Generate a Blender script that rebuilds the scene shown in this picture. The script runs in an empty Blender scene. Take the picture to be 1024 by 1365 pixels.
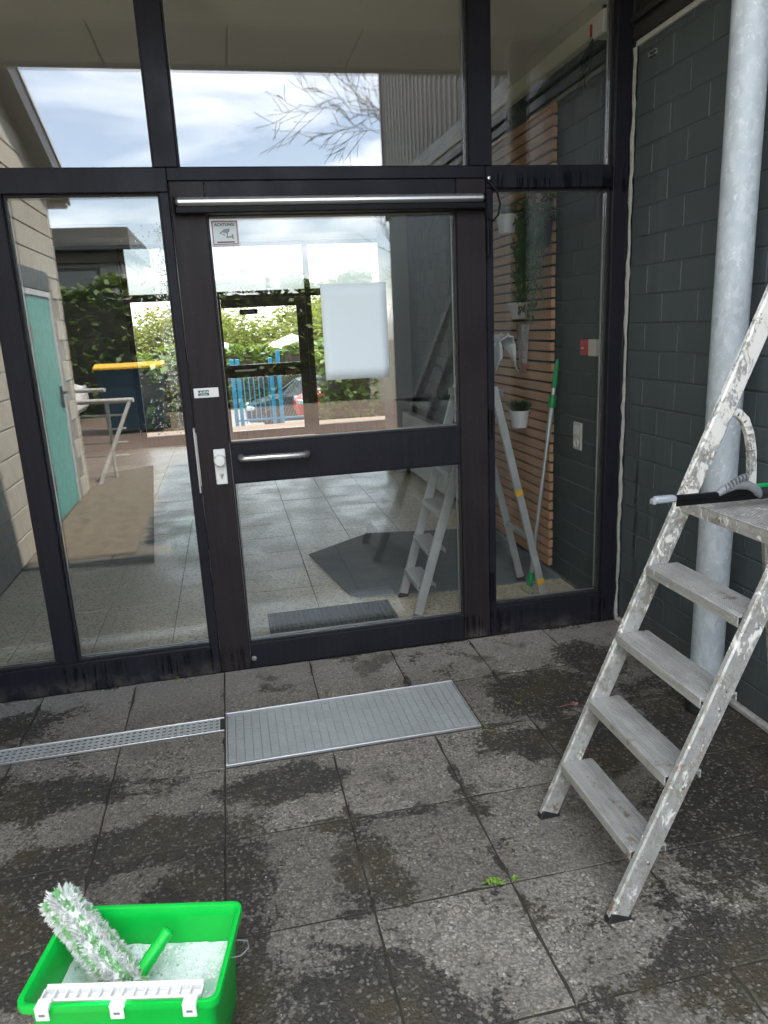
import bpy, bmesh, math, random
from mathutils import Vector, Matrix
random.seed(7)
R = math.radians
scene = bpy.context.scene
COL = scene.collection

# ------------------------------------------------------------------ camera, world, sun, exposure
cam_d = bpy.data.cameras.new('camera'); cam = bpy.data.objects.new('camera', cam_d); COL.objects.link(cam)
cam_d.sensor_fit = 'VERTICAL'; cam_d.sensor_height = 36; cam_d.lens = 25.653
cam_d.clip_start = 0.05; cam_d.clip_end = 600
cam.matrix_world = Matrix(((0.976747, 0.096473, -0.191464, 0.0), (-0.209254, 0.234569, -0.949310, -3.2),
                           (-0.046672, 0.967300, 0.249302, 1.53303), (0, 0, 0, 1)))
scene.camera = cam

SUN = Vector((0.565, 0.19, 1.0)).normalized()
sun_el = math.asin(SUN.z); sun_az = math.atan2(SUN.x, SUN.y)
world = bpy.data.worlds.new('World'); scene.world = world; world.use_nodes = True
wn = world.node_tree; wn.nodes.clear()
def wnode(t, **k):
    n = wn.nodes.new(t)
    for a, b in k.items(): setattr(n, a, b)
    return n
w_out = wnode('ShaderNodeOutputWorld'); w_bg = wnode('ShaderNodeBackground'); w_bg.inputs['Strength'].default_value = 0.15
w_sky = wnode('ShaderNodeTexSky', sky_type='NISHITA', sun_disc=False, sun_elevation=sun_el, sun_rotation=sun_az)
w_tc = wnode('ShaderNodeTexCoord'); w_sep = wnode('ShaderNodeSeparateXYZ')
wn.links.new(w_tc.outputs['Generated'], w_sep.inputs[0])
w_add = wnode('ShaderNodeMath', operation='ADD'); w_add.inputs[1].default_value = 0.22
w_max = wnode('ShaderNodeMath', operation='MAXIMUM'); w_max.inputs[1].default_value = 0.0
wn.links.new(w_sep.outputs['Z'], w_max.inputs[0]); wn.links.new(w_max.outputs[0], w_add.inputs[0])
w_dx = wnode('ShaderNodeMath', operation='DIVIDE'); w_dy = wnode('ShaderNodeMath', operation='DIVIDE')
wn.links.new(w_sep.outputs['X'], w_dx.inputs[0]); wn.links.new(w_add.outputs[0], w_dx.inputs[1])
wn.links.new(w_sep.outputs['Y'], w_dy.inputs[0]); wn.links.new(w_add.outputs[0], w_dy.inputs[1])
w_com = wnode('ShaderNodeCombineXYZ'); wn.links.new(w_dx.outputs[0], w_com.inputs[0]); wn.links.new(w_dy.outputs[0], w_com.inputs[1])
w_n = wnode('ShaderNodeTexNoise'); w_n.inputs['Scale'].default_value = 1.15; w_n.inputs['Detail'].default_value = 9
w_n.inputs['Roughness'].default_value = 0.56; w_n.inputs['Distortion'].default_value = 0.5
w_map = wnode('ShaderNodeMapping'); w_map.inputs['Location'].default_value = (3.1, 1.7, 0.4)
wn.links.new(w_com.outputs[0], w_map.inputs[0]); wn.links.new(w_map.outputs[0], w_n.inputs['Vector'])
w_r = wnode('ShaderNodeValToRGB'); w_r.color_ramp.elements[0].position = 0.43; w_r.color_ramp.elements[1].position = 0.66; w_r.color_ramp.elements[0].color = (.14, .14, .14, 1)
w_dot = wnode('ShaderNodeVectorMath', operation='DOT_PRODUCT'); w_dot.inputs[1].default_value = Vector((-0.16, -0.955, 0.25)).normalized()
wn.links.new(w_tc.outputs['Generated'], w_dot.inputs[0])
w_gap = wnode('ShaderNodeMapRange', interpolation_type='SMOOTHSTEP'); w_gap.inputs[1].default_value = 0.955; w_gap.inputs[2].default_value = 0.998; w_gap.inputs[3].default_value = 0.0; w_gap.inputs[4].default_value = 0.15
wn.links.new(w_dot.outputs['Value'], w_gap.inputs[0])
w_sub = wnode('ShaderNodeMath', operation='SUBTRACT'); wn.links.new(w_n.outputs['Fac'], w_sub.inputs[0]); wn.links.new(w_gap.outputs[0], w_sub.inputs[1])
wn.links.new(w_sub.outputs[0], w_r.inputs[0])
w_n2 = wnode('ShaderNodeTexNoise'); w_n2.inputs['Scale'].default_value = 2.6; w_n2.inputs['Detail'].default_value = 5
wn.links.new(w_map.outputs[0], w_n2.inputs['Vector'])
w_cc = wnode('ShaderNodeMix', data_type='RGBA'); w_cc.inputs[6].default_value = (8.6, 8.9, 9.3, 1); w_cc.inputs[7].default_value = (15.5, 15.1, 14.4, 1)
wn.links.new(w_n2.outputs['Fac'], w_cc.inputs[0])
w_mix = wnode('ShaderNodeMix', data_type='RGBA')
wn.links.new(w_r.outputs[0], w_mix.inputs[0]); wn.links.new(w_sky.outputs[0], w_mix.inputs[6]); wn.links.new(w_cc.outputs[2], w_mix.inputs[7])
wn.links.new(w_mix.outputs[2], w_bg.inputs[0]); wn.links.new(w_bg.outputs[0], w_out.inputs[0])

sun_d = bpy.data.lights.new('sun', 'SUN'); sun_d.energy = 4.2; sun_d.angle = R(0.5); sun_d.color = (1.0, 0.94, 0.84)
sun = bpy.data.objects.new('sun', sun_d); COL.objects.link(sun)
sun.rotation_euler = SUN.to_track_quat('Z', 'Y').to_euler(); sun.location = (10, 4, 20)

vs = scene.view_settings; vs.view_transform = 'Standard'; vs.look = 'None'; vs.gamma = 1; vs.use_curve_mapping = False
vs.exposure = 2.32
cy = scene.cycles
cy.max_bounces = 9; cy.diffuse_bounces = 4; cy.glossy_bounces = 5; cy.transmission_bounces = 6; cy.transparent_max_bounces = 28
cy.caustics_reflective = False; cy.caustics_refractive = False; cy.use_denoising = True; cy.sample_clamp_indirect = 6

# ------------------------------------------------------------------ material helpers
class NT:
    def __init__(s, name):
        s.m = bpy.data.materials.new(name); s.m.use_nodes = True; s.t = s.m.node_tree; s.t.nodes.clear()
        s.out = s.t.nodes.new('ShaderNodeOutputMaterial')
    def n(s, t, **k):
        x = s.t.nodes.new(t)
        for a, b in k.items(): setattr(x, a, b)
        return x
    def put(s, sock, v):
        if isinstance(v, bpy.types.NodeSocket): s.t.links.new(v, sock)
        elif isinstance(v, (tuple, list)) and len(v) == 3 and sock.type == 'RGBA': sock.default_value = (*v, 1)
        else: sock.default_value = v
    def pos(s):
        if not hasattr(s, '_p'): s._p = s.n('ShaderNodeNewGeometry').outputs['Position']
        return s._p
    def obj(s): return s.n('ShaderNodeTexCoord').outputs['Object']
    def rnd(s): return s.n('ShaderNodeObjectInfo').outputs['Random']
    def isl(s): return s.n('ShaderNodeNewGeometry').outputs['Random Per Island']
    def mapv(s, v, scale=(1, 1, 1), loc=(0, 0, 0), rot=(0, 0, 0)):
        x = s.n('ShaderNodeMapping'); s.put(x.inputs[0], v); x.inputs['Scale'].default_value = scale
        x.inputs['Location'].default_value = loc; x.inputs['Rotation'].default_value = rot; return x.outputs[0]
    def noise(s, v, scale, detail=4, rough=0.55, dist=0.0):
        x = s.n('ShaderNodeTexNoise'); s.put(x.inputs['Vector'], v); x.inputs['Scale'].default_value = scale
        x.inputs['Detail'].default_value = detail; x.inputs['Roughness'].default_value = rough; x.inputs['Distortion'].default_value = dist
        return x.outputs['Fac']
    def vor(s, v, scale, feature='F1', out='Distance'):
        x = s.n('ShaderNodeTexVoronoi', feature=feature); s.put(x.inputs['Vector'], v); x.inputs['Scale'].default_value = scale
        return x.outputs[out]
    def math(s, op, a, b=0.0, clamp=False):
        x = s.n('ShaderNodeMath', operation=op, use_clamp=clamp); s.put(x.inputs[0], a); s.put(x.inputs[1], b); return x.outputs[0]
    def ramp(s, f, a, b, lo=0.0, hi=1.0):
        x = s.n('ShaderNodeMapRange', interpolation_type='SMOOTHSTEP'); s.put(x.inputs[0], f)
        x.inputs[1].default_value = a; x.inputs[2].default_value = b; x.inputs[3].default_value = lo; x.inputs[4].default_value = hi
        return x.outputs[0]
    def mix(s, f, a, b, mode='MIX'):
        x = s.n('ShaderNodeMix', data_type='RGBA', blend_type=mode); s.put(x.inputs[0], f); s.put(x.inputs[6], a); s.put(x.inputs[7], b)
        return x.outputs[2]
    def xyz(s, v):
        x = s.n('ShaderNodeSeparateXYZ'); s.put(x.inputs[0], v); return x.outputs
    def bump(s, h, strength=0.3, dist=0.01):
        x = s.n('ShaderNodeBump'); s.put(x.inputs['Height'], h); x.inputs['Strength'].default_value = strength; x.inputs['Distance'].default_value = dist
        return x.outputs[0]
    def bsdf(s, col, rough=0.6, metal=0.0, nrm=None, spec=0.5, **k):
        x = s.n('ShaderNodeBsdfPrincipled'); s.put(x.inputs['Base Color'], col); s.put(x.inputs['Roughness'], rough); s.put(x.inputs['Metallic'], metal)
        s.put(x.inputs['Specular IOR Level'], spec)
        if nrm is not None: s.put(x.inputs['Normal'], nrm)
        for a, b in k.items(): s.put(x.inputs[a.replace('_', ' ')], b)
        s.t.links.new(x.outputs[0], s.out.inputs[0]); return s.m

def vary(c, k): return tuple(min(1, x * k) for x in c)
def simple(name, col, rough=0.6, metal=0.0, var=0.12, scale=14, bump=0.0, bscale=120, spec=0.5, rvar=0.0):
    t = NT(name); f = t.noise(t.pos(), scale, 5)
    c = t.mix(f, vary(col, 1 - var), vary(col, 1 + var))
    if rvar: c = t.mix(t.rnd(), vary(col, 1 - rvar), c, 'MIX')
    nb = t.bump(t.noise(t.pos(), bscale, 3), bump, 0.004) if bump else None
    r = t.ramp(f, 0.25, 0.75, max(0.02, rough - 0.07), min(1, rough + 0.07))
    return t.bsdf(c, r, metal, nb, spec)

# --- exposed-aggregate concrete slabs with wet and mossy stains
def mat_slab():
    t = NT('aggregate_concrete'); p = t.pos(); X, Y, Z = t.xyz(p)
    wn_ = t.n('ShaderNodeTexNoise'); t.put(wn_.inputs['Vector'], p); wn_.inputs['Scale'].default_value = 48; wn_.inputs['Detail'].default_value = 3
    wv_ = t.n('ShaderNodeVectorMath', operation='MULTIPLY_ADD'); t.put(wv_.inputs[0], wn_.outputs['Color']); wv_.inputs[1].default_value = (.02, .02, .02); t.put(wv_.inputs[2], p); pw = wv_.outputs[0]
    cellc = t.vor(pw, 118, out='Color'); cs = t.xyz(cellc)[0]; dist = t.vor(pw, 118)
    fine = t.noise(p, 260, 3); mid = t.noise(p, 19, 4); big = t.noise(p, 2.6, 5, 0.6)
    base = t.mix(cs, (0.192, 0.170, 0.138), (0.345, 0.31, 0.258))
    base = t.mix(t.ramp(cs, 0.93, 0.98), base, (0.46, 0.435, 0.385))
    base = t.mix(t.ramp(cs, 0.11, 0.03), base, (0.03, 0.029, 0.028))
    base = t.mix(t.ramp(dist, 0.35, 0.75), base, (0.12, 0.109, 0.093))
    base = t.mix(t.ramp(mid, 0.3, 0.72, 0.0, 0.35), base, (0.27, 0.25, 0.218))
    slabtone = t.math('ADD', t.math('MULTIPLY', t.rnd(), 0.36), 0.66)
    cmb = t.n('ShaderNodeCombineXYZ')
    for i in range(3): t.put(cmb.inputs[i], slabtone)
    base = t.mix(1.0, base, cmb.outputs[0], 'MULTIPLY')
    base = t.mix(t.ramp(t.noise(p, 5.5, 6, 0.65), 0.42, 0.66, 0.0, 0.55), base, t.mix(fine, (0.085, 0.077, 0.064), (0.15, 0.138, 0.118)))
    base = t.mix(t.ramp(Y, -0.42, -0.1, 0.0, 0.4), base, (0.32, 0.308, 0.288))
    # joints
    def near(v, off, pitch, w):
        fr = t.math('FRACT', t.math('DIVIDE', t.math('SUBTRACT', v, off), pitch))
        d = t.math('MULTIPLY', t.math('MINIMUM', fr, t.math('SUBTRACT', 1.0, fr)), pitch)
        return t.ramp(d, w, 0.0)
    jn = t.math('MAXIMUM', near(X, -0.146, 0.3945, 0.05), near(Y, 0.003, 0.394, 0.05))
    jm = t.math('MULTIPLY', t.math('POWER', jn, 1.4), t.ramp(t.noise(p, 3.7, 4), 0.46, 0.64))
    # hand-placed stains: x, y, rx, ry, weight
    acc = None
    for (x, y, rx, ry, w) in ((0.16, -1.98, 0.44, 0.33, 2.0), (0.62, -2.15, 0.3, 0.2, 1.4), (1.18, -0.60, 0.33, 0.24, 1.7), (1.66, -1.5, 0.56, 0.95, 2.0), (1.32, -0.98, 0.4, 0.26, 1.5),
                              (-0.45, -1.15, 0.5, 0.17, 1.6), (-0.2, -1.35, 0.25, 0.22, 1.4), (0.08, -0.93, 0.3, 0.15, 1.3), (-0.72, -0.8, 0.35, 0.12, 1.4), (-0.72, -1.5, 0.4, 0.24, 1.5),
                              (0.95, -0.93, 0.3, 0.14, 1.2), (-1.0, -0.25, 0.32, 0.16, 1.1), (1.12, -1.95, 0.32, 0.13, 1.1), (-0.25, -1.62, 0.3, 0.2, 1.2), (1.5, -0.35, 0.2, 0.24, 1.1), (0.27, -1.45, 0.12, 0.2, 1.1), (0.4, -1.2, 0.3, 0.04, 0.6), (0.66, -1.35, 0.05, 0.3, 0.5)):
        dx = t.math('DIVIDE', t.math('SUBTRACT', X, x), rx); dy = t.math('DIVIDE', t.math('SUBTRACT', Y, y), ry)
        q = t.math('SUBTRACT', 1.0, t.math('SQRT', t.math('ADD', t.math('MULTIPLY', dx, dx), t.math('MULTIPLY', dy, dy))))
        q = t.math('MULTIPLY', t.math('MAXIMUM', q, -0.4), w)
        acc = q if acc is None else t.math('MAXIMUM', acc, q)
    edge = t.math('ADD', t.math('MULTIPLY', t.math('SUBTRACT', t.noise(p, 9, 6, 0.65), 0.5), 1.9), t.math('MULTIPLY', t.math('SUBTRACT', t.noise(p, 3.4, 3, 0.5, 0.8), 0.5), 2.6))
    sp = t.math('MULTIPLY', t.math('SUBTRACT', t.noise(p, 58, 4, 0.65), 0.5), 2.0)
    wet = t.ramp(t.math('ADD', t.math('ADD', acc, edge), sp), 0.22, 0.42)
    wet2 = t.ramp(t.math('ADD', t.math('ADD', big, t.math('MULTIPLY', edge, 0.15)), t.math('MULTIPLY', sp, 0.1)), 0.62, 0.68, 0.0, 0.7)
    wet = t.math('MAXIMUM', wet, wet2)
    wet = t.math('MAXIMUM', wet, t.ramp(t.math('ADD', t.math('MULTIPLY', jm, 1.1), t.math('MULTIPLY', sp, 0.5)), 0.5, 0.64))
    moss = t.ramp(t.noise(p, 3.1, 3), 0.45, 0.62)
    dark = t.mix(cs, (0.018, 0.0165, 0.014), t.mix(moss, (0.10, 0.095, 0.087), (0.105, 0.09, 0.062)))
    pv = t.xyz(t.vor(pw, 82, out='Color'))[1]; pd_ = t.vor(pw, 82)
    peb = t.math('MULTIPLY', t.ramp(pd_, 0.5, 0.34), t.ramp(pv, 0.32, 0.9))
    dark = t.mix(t.math('MULTIPLY', peb, 0.8), t.mix(moss, (0.017, 0.0155, 0.0135), (0.038, 0.029, 0.0135)), t.mix(pv, (0.06, 0.056, 0.05), (0.21, 0.195, 0.172)))
    col = t.mix(t.math('MULTIPLY', wet, 0.86), base, dark)
    # pale lime bloom along some joints
    pale = t.math('MULTIPLY', t.math('MAXIMUM', near(X, -0.146, 0.3945, 0.022), near(Y, 0.003, 0.394, 0.022)), t.ramp(t.noise(p, 6.1, 5), 0.56, 0.7))
    col = t.mix(t.math('MULTIPLY', pale, 0.55), col, (0.2, 0.19, 0.165))
    h = t.math('ADD', t.math('MULTIPLY', dist, -0.7), t.math('MULTIPLY', fine, 0.4)); h = t.math('ADD', h, t.math('MULTIPLY', t.math('MULTIPLY', peb, wet), 1.2))
    h = t.math('ADD', h, t.math('MULTIPLY', cs, 0.5))
    rough = t.math('SUBTRACT', 0.86, t.math('MULTIPLY', wet, 0.34))
    return t.bsdf(col, rough, 0, t.bump(h, 0.6, 0.006), 0.4)

def mat_block(name, col, dirt, rough=0.5, streak=False, bump=0.25):
    t = NT(name); p = t.pos(); X, Y, Z = t.xyz(p)
    f = t.noise(p, 7, 6, 0.6); g = t.noise(p, 60, 4)
    c = t.mix(f, vary(col, 0.82), vary(col, 1.2)); c = t.mix(t.math('MULTIPLY', t.rnd(), 0.35), c, vary(col, 0.78))
    c = t.mix(t.ramp(t.noise(p, 3.1, 8, 0.7), 0.56, 0.78, 0, 0.6), c, dirt)
    r = t.ramp(f, 0.2, 0.8, rough - 0.08, rough + 0.1)
    if streak:   # water running down beside the door post
        s = t.noise(t.mapv(p, (1, 42, 1.1)), 1.0, 5, 0.6)
        m = t.math('MULTIPLY', t.ramp(s, 0.52, 0.62), t.math('MULTIPLY', t.ramp(Y, -0.62, -0.1), t.ramp(Z, 1.62, 0.95)))
        c = t.mix(t.math('MULTIPLY', m, 0.75), c, vary(col, 0.3)); r = t.math('SUBTRACT', r, t.math('MULTIPLY', m, 0.25))
        c = t.mix(t.math('MULTIPLY', t.ramp(t.math('ADD', Z, t.math('MULTIPLY', t.noise(p, 8, 4), 0.3)), 0.42, 0.14), 0.5), c, (0.075, 0.072, 0.062))
        c = t.mix(t.ramp(t.noise(p, 150, 2), 0.765, 0.79), c, (0.3, 0.3, 0.29))
        c = t.mix(t.math('MULTIPLY', t.ramp(t.noise(t.mapv(p, (1, 6, 0.7)), 1.0, 7, 0.7), 0.5, 0.72), 0.35), c, vary(col, 1.75))
    h = t.math('ADD', t.math('MULTIPLY', g, 0.6), t.math('MULTIPLY', t.noise(p, 190, 3), 0.4))
    return t.bsdf(c, r, 0, t.bump(h, bump, 0.004))

def mat_frame(name, col, streak=True):
    t = NT(name); p = t.pos(); X, Y, Z = t.xyz(p)
    gr = t.noise(t.mapv(p, (55, 55, 3.0)), 1.0, 5, 0.6); gh = t.noise(t.mapv(p, (3.0, 55, 60)), 1.0, 5, 0.6)
    f = t.noise(p, 5, 5)
    c = t.mix(f, vary(col, 0.8), vary(col, 1.22)); c = t.mix(t.ramp(gr, 0.35, 0.7, 0, 0.5), c, vary(col, 1.5))
    c = t.mix(t.ramp(t.noise(p, 34, 5, 0.7), 0.6, 0.8, 0, 0.4), c, (0.085, 0.08, 0.075))
    c = t.mix(t.ramp(t.noise(p, 210, 2), 0.77, 0.8), c, (0.28, 0.27, 0.25))
    r = t.ramp(f, 0.3, 0.7, 0.33, 0.52)
    if streak:  # dark runs of wash water on the transom beside the door and on the sills
        s = t.noise(t.mapv(p, (46, 1, 2.2)), 1.0, 5, 0.65)
        m1 = t.math('MULTIPLY', t.ramp(X, 1.16, 1.22), t.math('MULTIPLY', t.ramp(Z, 2.17, 2.10), t.ramp(Z, 2.04, 2.06)))
        m2 = t.math('MULTIPLY', t.ramp(Z, 0.15, 0.11), t.ramp(t.noise(t.mapv(p, (1.6, 1, 0.1)), 1.0, 2), 0.42, 0.55))
        m = t.math('MULTIPLY', t.ramp(s, 0.47, 0.56), t.math('MAXIMUM', m1, m2))
        c = t.mix(t.math('MULTIPLY', m, 0.85), c, (0.004, 0.004, 0.006)); r = t.math('SUBTRACT', r, t.math('MULTIPLY', m, 0.22))
        d = t.math('MULTIPLY', t.ramp(Z, 0.09, 0.0), t.ramp(t.noise(p, 12, 5, 0.7), 0.4, 0.7))
        c = t.mix(t.math('MULTIPLY', d, 0.6), c, (0.11, 0.1, 0.085))
    return t.bsdf(c, r, 0, t.bump(t.math('ADD', gr, t.math('MULTIPLY', gh, 0.5)), 0.16, 0.003), 0.16)

def mat_galv():
    t = NT('galvanised_zinc'); p = t.pos()
    v = t.xyz(t.vor(t.mapv(p, (1, 1, 0.55)), 62, out='Color'))[0]; f = t.noise(p, 13, 6, 0.62, 1.4); g = t.noise(p, 34, 4, 0.6, 2.0)
    c = t.mix(v, (0.36, 0.40, 0.425), (0.50, 0.54, 0.57)); c = t.mix(t.ramp(f, 0.4, 0.7), c, (0.39, 0.435, 0.47))
    c = t.mix(t.ramp(g, 0.58, 0.70, 0, 0.6), c, (0.70, 0.73, 0.74))
    r = t.ramp(t.math('ADD', f, t.math('MULTIPLY', v, 0.3)), 0.4, 0.95, 0.36, 0.6)
    return t.bsdf(c, t.math('ADD', r, 0.1), 0.08, t.bump(t.noise(p, 60, 3, 0.5, 1.0), 0.12, 0.003))

def mat_alu(name, splat, base=(0.50, 0.505, 0.50), amount=0.0):
    t = NT(name); p = t.pos(); X, Y, Z = t.xyz(p)
    f = t.noise(p, 22, 5, 0.6)
    c = t.mix(f, vary(base, 0.72), vary(base, 1.12)); r = t.ramp(f, 0.3, 0.7, 0.3, 0.5); metal = 0.55
    if splat:
        up = t.ramp(Z, 0.35, 1.5, -0.015, 0.125)
        s1 = t.ramp(t.math('ADD', t.noise(t.mapv(p, (1, 1, 0.6)), 24, 7, 0.72, 0.6), up), 0.575 + amount, 0.61 + amount)
        s2 = t.ramp(t.math('ADD', t.noise(t.mapv(p, (1.4, 1.4, 1)), 62, 5, 0.65), t.math('MULTIPLY', up, 0.8)), 0.625 + amount * .6, 0.65 + amount * .6)
        g1 = t.ramp(t.noise(t.mapv(p, (1, 1, 0.7), (5, 2, 1)), 30, 6, 0.7), 0.45 + amount * 1.6, 0.6 + amount * 1.6)
        rust = t.math('MULTIPLY', t.ramp(t.noise(p, 15, 6, 0.7), 0.55, 0.66), t.math('MAXIMUM', t.ramp(t.noise(p, 4.2, 2), 0.46, 0.6), t.ramp(Z, 0.26, 0.06, 0.0, 0.0 if amount else 0.9)))
        if amount:   # treads: fine scuffs along the tread, thin grime
            sc = t.noise(t.mapv(p, (60, 5, 60)), 1.0, 5, 0.7); c = t.mix(t.ramp(sc, 0.35, 0.7, 0, 0.6), c, (0.30, 0.285, 0.255)); c = t.mix(t.ramp(sc, 0.62, 0.7), c, (0.70, 0.69, 0.66))
            g1 = t.math('MULTIPLY', g1, 0.45)
        c = t.mix(t.math('MULTIPLY', g1, 0.7), c, (0.16, 0.135, 0.105))
        c = t.mix(t.math('MULTIPLY', rust, 0.85), c, (0.19, 0.095, 0.045))
        w = t.math('MAXIMUM', s1, s2); c = t.mix(t.math('MULTIPLY', w, 0.95), c, (0.74, 0.72, 0.67))
        c = t.mix(t.ramp(t.noise(t.mapv(p, (1, 1, 1), (9, 3, 7)), 38, 5, 0.7), 0.685, 0.71), c, (0.035, 0.028, 0.022))
        c = t.mix(t.ramp(t.noise(t.mapv(p, (2.2, 2.2, 0.6), (3, 8, 2)), 26, 4, 0.6), 0.74, 0.755), c, (0.2, 0.03, 0.025))
        k = t.math('MAXIMUM', w, g1); r = t.math('ADD', r, t.math('MULTIPLY', k, 0.25)); metal = t.math('SUBTRACT', 0.45, t.math('MULTIPLY', k, 0.4))
    h = t.math('ADD', t.noise(p, 90, 4), t.math('MULTIPLY', w, 1.2)) if splat else t.noise(p, 90, 3)
    return t.bsdf(c, r, metal, t.bump(h, 0.2 if splat else 0.05, 0.003))

def mat_tile():
    t = NT('terrazzo'); p = t.pos()
    v = t.xyz(t.vor(p, 95, out='Color'))[0]; d = t.vor(p, 95); f = t.noise(p, 3, 4)
    c = t.mix(t.ramp(v, 0.1, 0.9), (0.34, 0.30, 0.21), (0.80, 0.72, 0.54)); c = t.mix(t.ramp(v, 0.12, 0.06), c, (0.05, 0.045, 0.04))
    c = t.mix(t.ramp(d, 0.3, 0.6, 0, 0.6), c, (0.60, 0.535, 0.395)); c = t.mix(t.math('MULTIPLY', t.rnd(), 0.3), c, (0.48, 0.435, 0.325))
    c = t.mix(t.ramp(f, 0.4, 0.75, 0, 0.3), c, (0.38, 0.355, 0.30))
    return t.bsdf(c, t.ramp(f, 0.3, 0.7, 0.3, 0.46), 0, t.bump(t.noise(p, 5, 2), 0.04, 0.01))

def mat_glass(name, r0=0.07, tint=(0.992, 0.996, 0.99)):
    t = NT(name); g = t.n('ShaderNodeNewGeometry')
    dot = t.n('ShaderNodeVectorMath', operation='DOT_PRODUCT'); t.put(dot.inputs[0], g.outputs['Normal']); t.put(dot.inputs[1], g.outputs['Incoming'])
    om = t.math('SUBTRACT', 1.0, t.math('ABSOLUTE', dot.outputs['Value']))
    fr = t.math('ADD', r0, t.math('MULTIPLY', t.math('POWER', om, 5.0), 1 - r0))
    tr = t.n('ShaderNodeBsdfTransparent'); t.put(tr.inputs[0], tint)
    gl = t.n('ShaderNodeBsdfGlossy'); t.put(gl.inputs['Color'], (0.97, 0.98, 1.0)); gl.inputs['Roughness'].default_value = 0.0
    t.put(gl.inputs['Normal'], t.bump(t.noise(t.pos(), 1.7, 2), 0.01, 0.02))
    mx = t.n('ShaderNodeMixShader'); t.put(mx.inputs[0], fr)
    t.t.links.new(tr.outputs[0], mx.inputs[1]); t.t.links.new(gl.outputs[0], mx.inputs[2]); t.t.links.new(mx.outputs[0], t.out.inputs[0])
    return t.m

def mat_leaf(name, a, b, trans=0.35):
    t = NT(name); c = t.mix(t.isl(), a, b); c = t.mix(t.ramp(t.noise(t.pos(), 0.9, 3), 0.35, 0.7, 0, 0.5), c, vary(b, 1.15))
    d = t.n('ShaderNodeBsdfPrincipled'); t.put(d.inputs['Base Color'], c); d.inputs['Roughness'].default_value = 0.55
    tl = t.n('ShaderNodeBsdfTranslucent'); t.put(tl.inputs[0], t.mix(0.5, c, (0.16, 0.2, 0.02)))
    mx = t.n('ShaderNodeMixShader'); mx.inputs[0].default_value = trans
    t.t.links.new(d.outputs[0], mx.inputs[1]); t.t.links.new(tl.outputs[0], mx.inputs[2]); t.t.links.new(mx.outputs[0], t.out.inputs[0])
    return t.m

def mat_wood(name, col):
    t = NT(name); p = t.pos(); f = t.noise(t.mapv(p, (30, 2.2, 50)), 1.0, 5, 0.6)
    c = t.mix(f, vary(col, 0.6), vary(col, 1.3)); c = t.mix(t.math('MULTIPLY', t.rnd(), 0.45), c, vary(col, 0.68))
    return t.bsdf(c, 0.55, 0, t.bump(f, 0.15, 0.003))

def mat_brickfloor():
    t = NT('brick_paving'); p = t.pos()
    b = t.n('ShaderNodeTexBrick'); t.put(b.inputs['Vector'], p); b.inputs['Scale'].default_value = 1.0
    b.inputs['Brick Width'].default_value = 0.21; b.inputs['Row Height'].default_value = 0.105; b.inputs['Mortar Size'].default_value = 0.006
    t.put(b.inputs['Color1'], (0.135, 0.080, 0.052)); t.put(b.inputs['Color2'], (0.10, 0.06, 0.042)); t.put(b.inputs['Mortar'], (0.05, 0.045, 0.035))
    c = t.mix(t.noise(p, 6, 5), b.outputs['Color'], (0.14, 0.10, 0.07)); return t.bsdf(c, 0.85, 0, t.bump(b.outputs['Fac'], -0.4, 0.004))

M = {}
M['slab'] = mat_slab()
M['bed'] = simple('joint_sand', (0.034, 0.030, 0.022), 0.95, var=0.75, scale=9, bump=0.6)
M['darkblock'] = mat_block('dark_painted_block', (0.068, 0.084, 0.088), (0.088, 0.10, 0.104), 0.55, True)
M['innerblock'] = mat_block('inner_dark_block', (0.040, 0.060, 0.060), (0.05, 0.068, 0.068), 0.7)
M['darkmortar'] = mat_block('dark_painted_joint', (0.068, 0.083, 0.088), (0.05, 0.055, 0.056), 0.5)
M['beigeblock'] = mat_block('beige_block', (0.43, 0.395, 0.325), (0.22, 0.2, 0.16), 0.85, bump=0.5)
M['beigemortar'] = simple('beige_mortar', (0.24, 0.22, 0.18), 0.9, bump=0.5)
M['teal_wall'] = simple('teal_wall_paint', (0.02, 0.06, 0.07), 0.5)
M['teal'] = simple('turquoise_door_paint', (0.095, 0.34, 0.30), 0.4, var=0.2, scale=5)
M['frame'] = mat_frame('dark_stained_timber', (0.0135, 0.0130, 0.0185))
M['doorwood'] = mat_frame('dark_brown_stained_timber', (0.0205, 0.0165, 0.0185))
M['rail_wood'] = mat_frame('dark_rail_timber', (0.0135, 0.0130, 0.0185), False)
M['black'] = simple('black_rubber', (0.012, 0.012, 0.013), 0.6, bump=0.1)
M['blackplastic'] = simple('black_plastic', (0.006, 0.006, 0.007), 0.45, spec=0.15)
M['glass'] = mat_glass('window_glass', 0.09)
M['dimglass'] = mat_glass('sky_dimming_glass', 0.07, (0.43, 0.445, 0.45))  # grey tint added to dim the sky seen through the upper far panes
M['farglass'] = mat_glass('tinted_window_glass', 0.06, (0.82, 0.84, 0.83))  # slight tint added to dim the bright view through the lower far panes
M['topglass'] = mat_glass('clear_window_glass', 0.105)
M['steel'] = simple('brushed_steel', (0.56, 0.56, 0.55), 0.3, 0.9, var=0.08, scale=40)
M['satin'] = simple('satin_aluminium', (0.62, 0.62, 0.63), 0.34, 0.75, var=0.06)
M['spacer'] = simple('spacer_aluminium', (0.45, 0.45, 0.44), 0.4, 0.7)
M['galv'] = mat_galv()
M['grate'] = simple('grate_zinc', (0.50, 0.525, 0.515), 0.45, 0.45, var=0.2, scale=9)
M['alu_paint'] = mat_alu('paint_splattered_aluminium', True, (0.50, 0.50, 0.485))
M['alu_step'] = mat_alu('worn_step_aluminium', True, (0.56, 0.555, 0.53), 0.065)
M['alu'] = mat_alu('clean_aluminium', False, (0.62, 0.64, 0.64))
M['tile'] = mat_tile()
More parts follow.
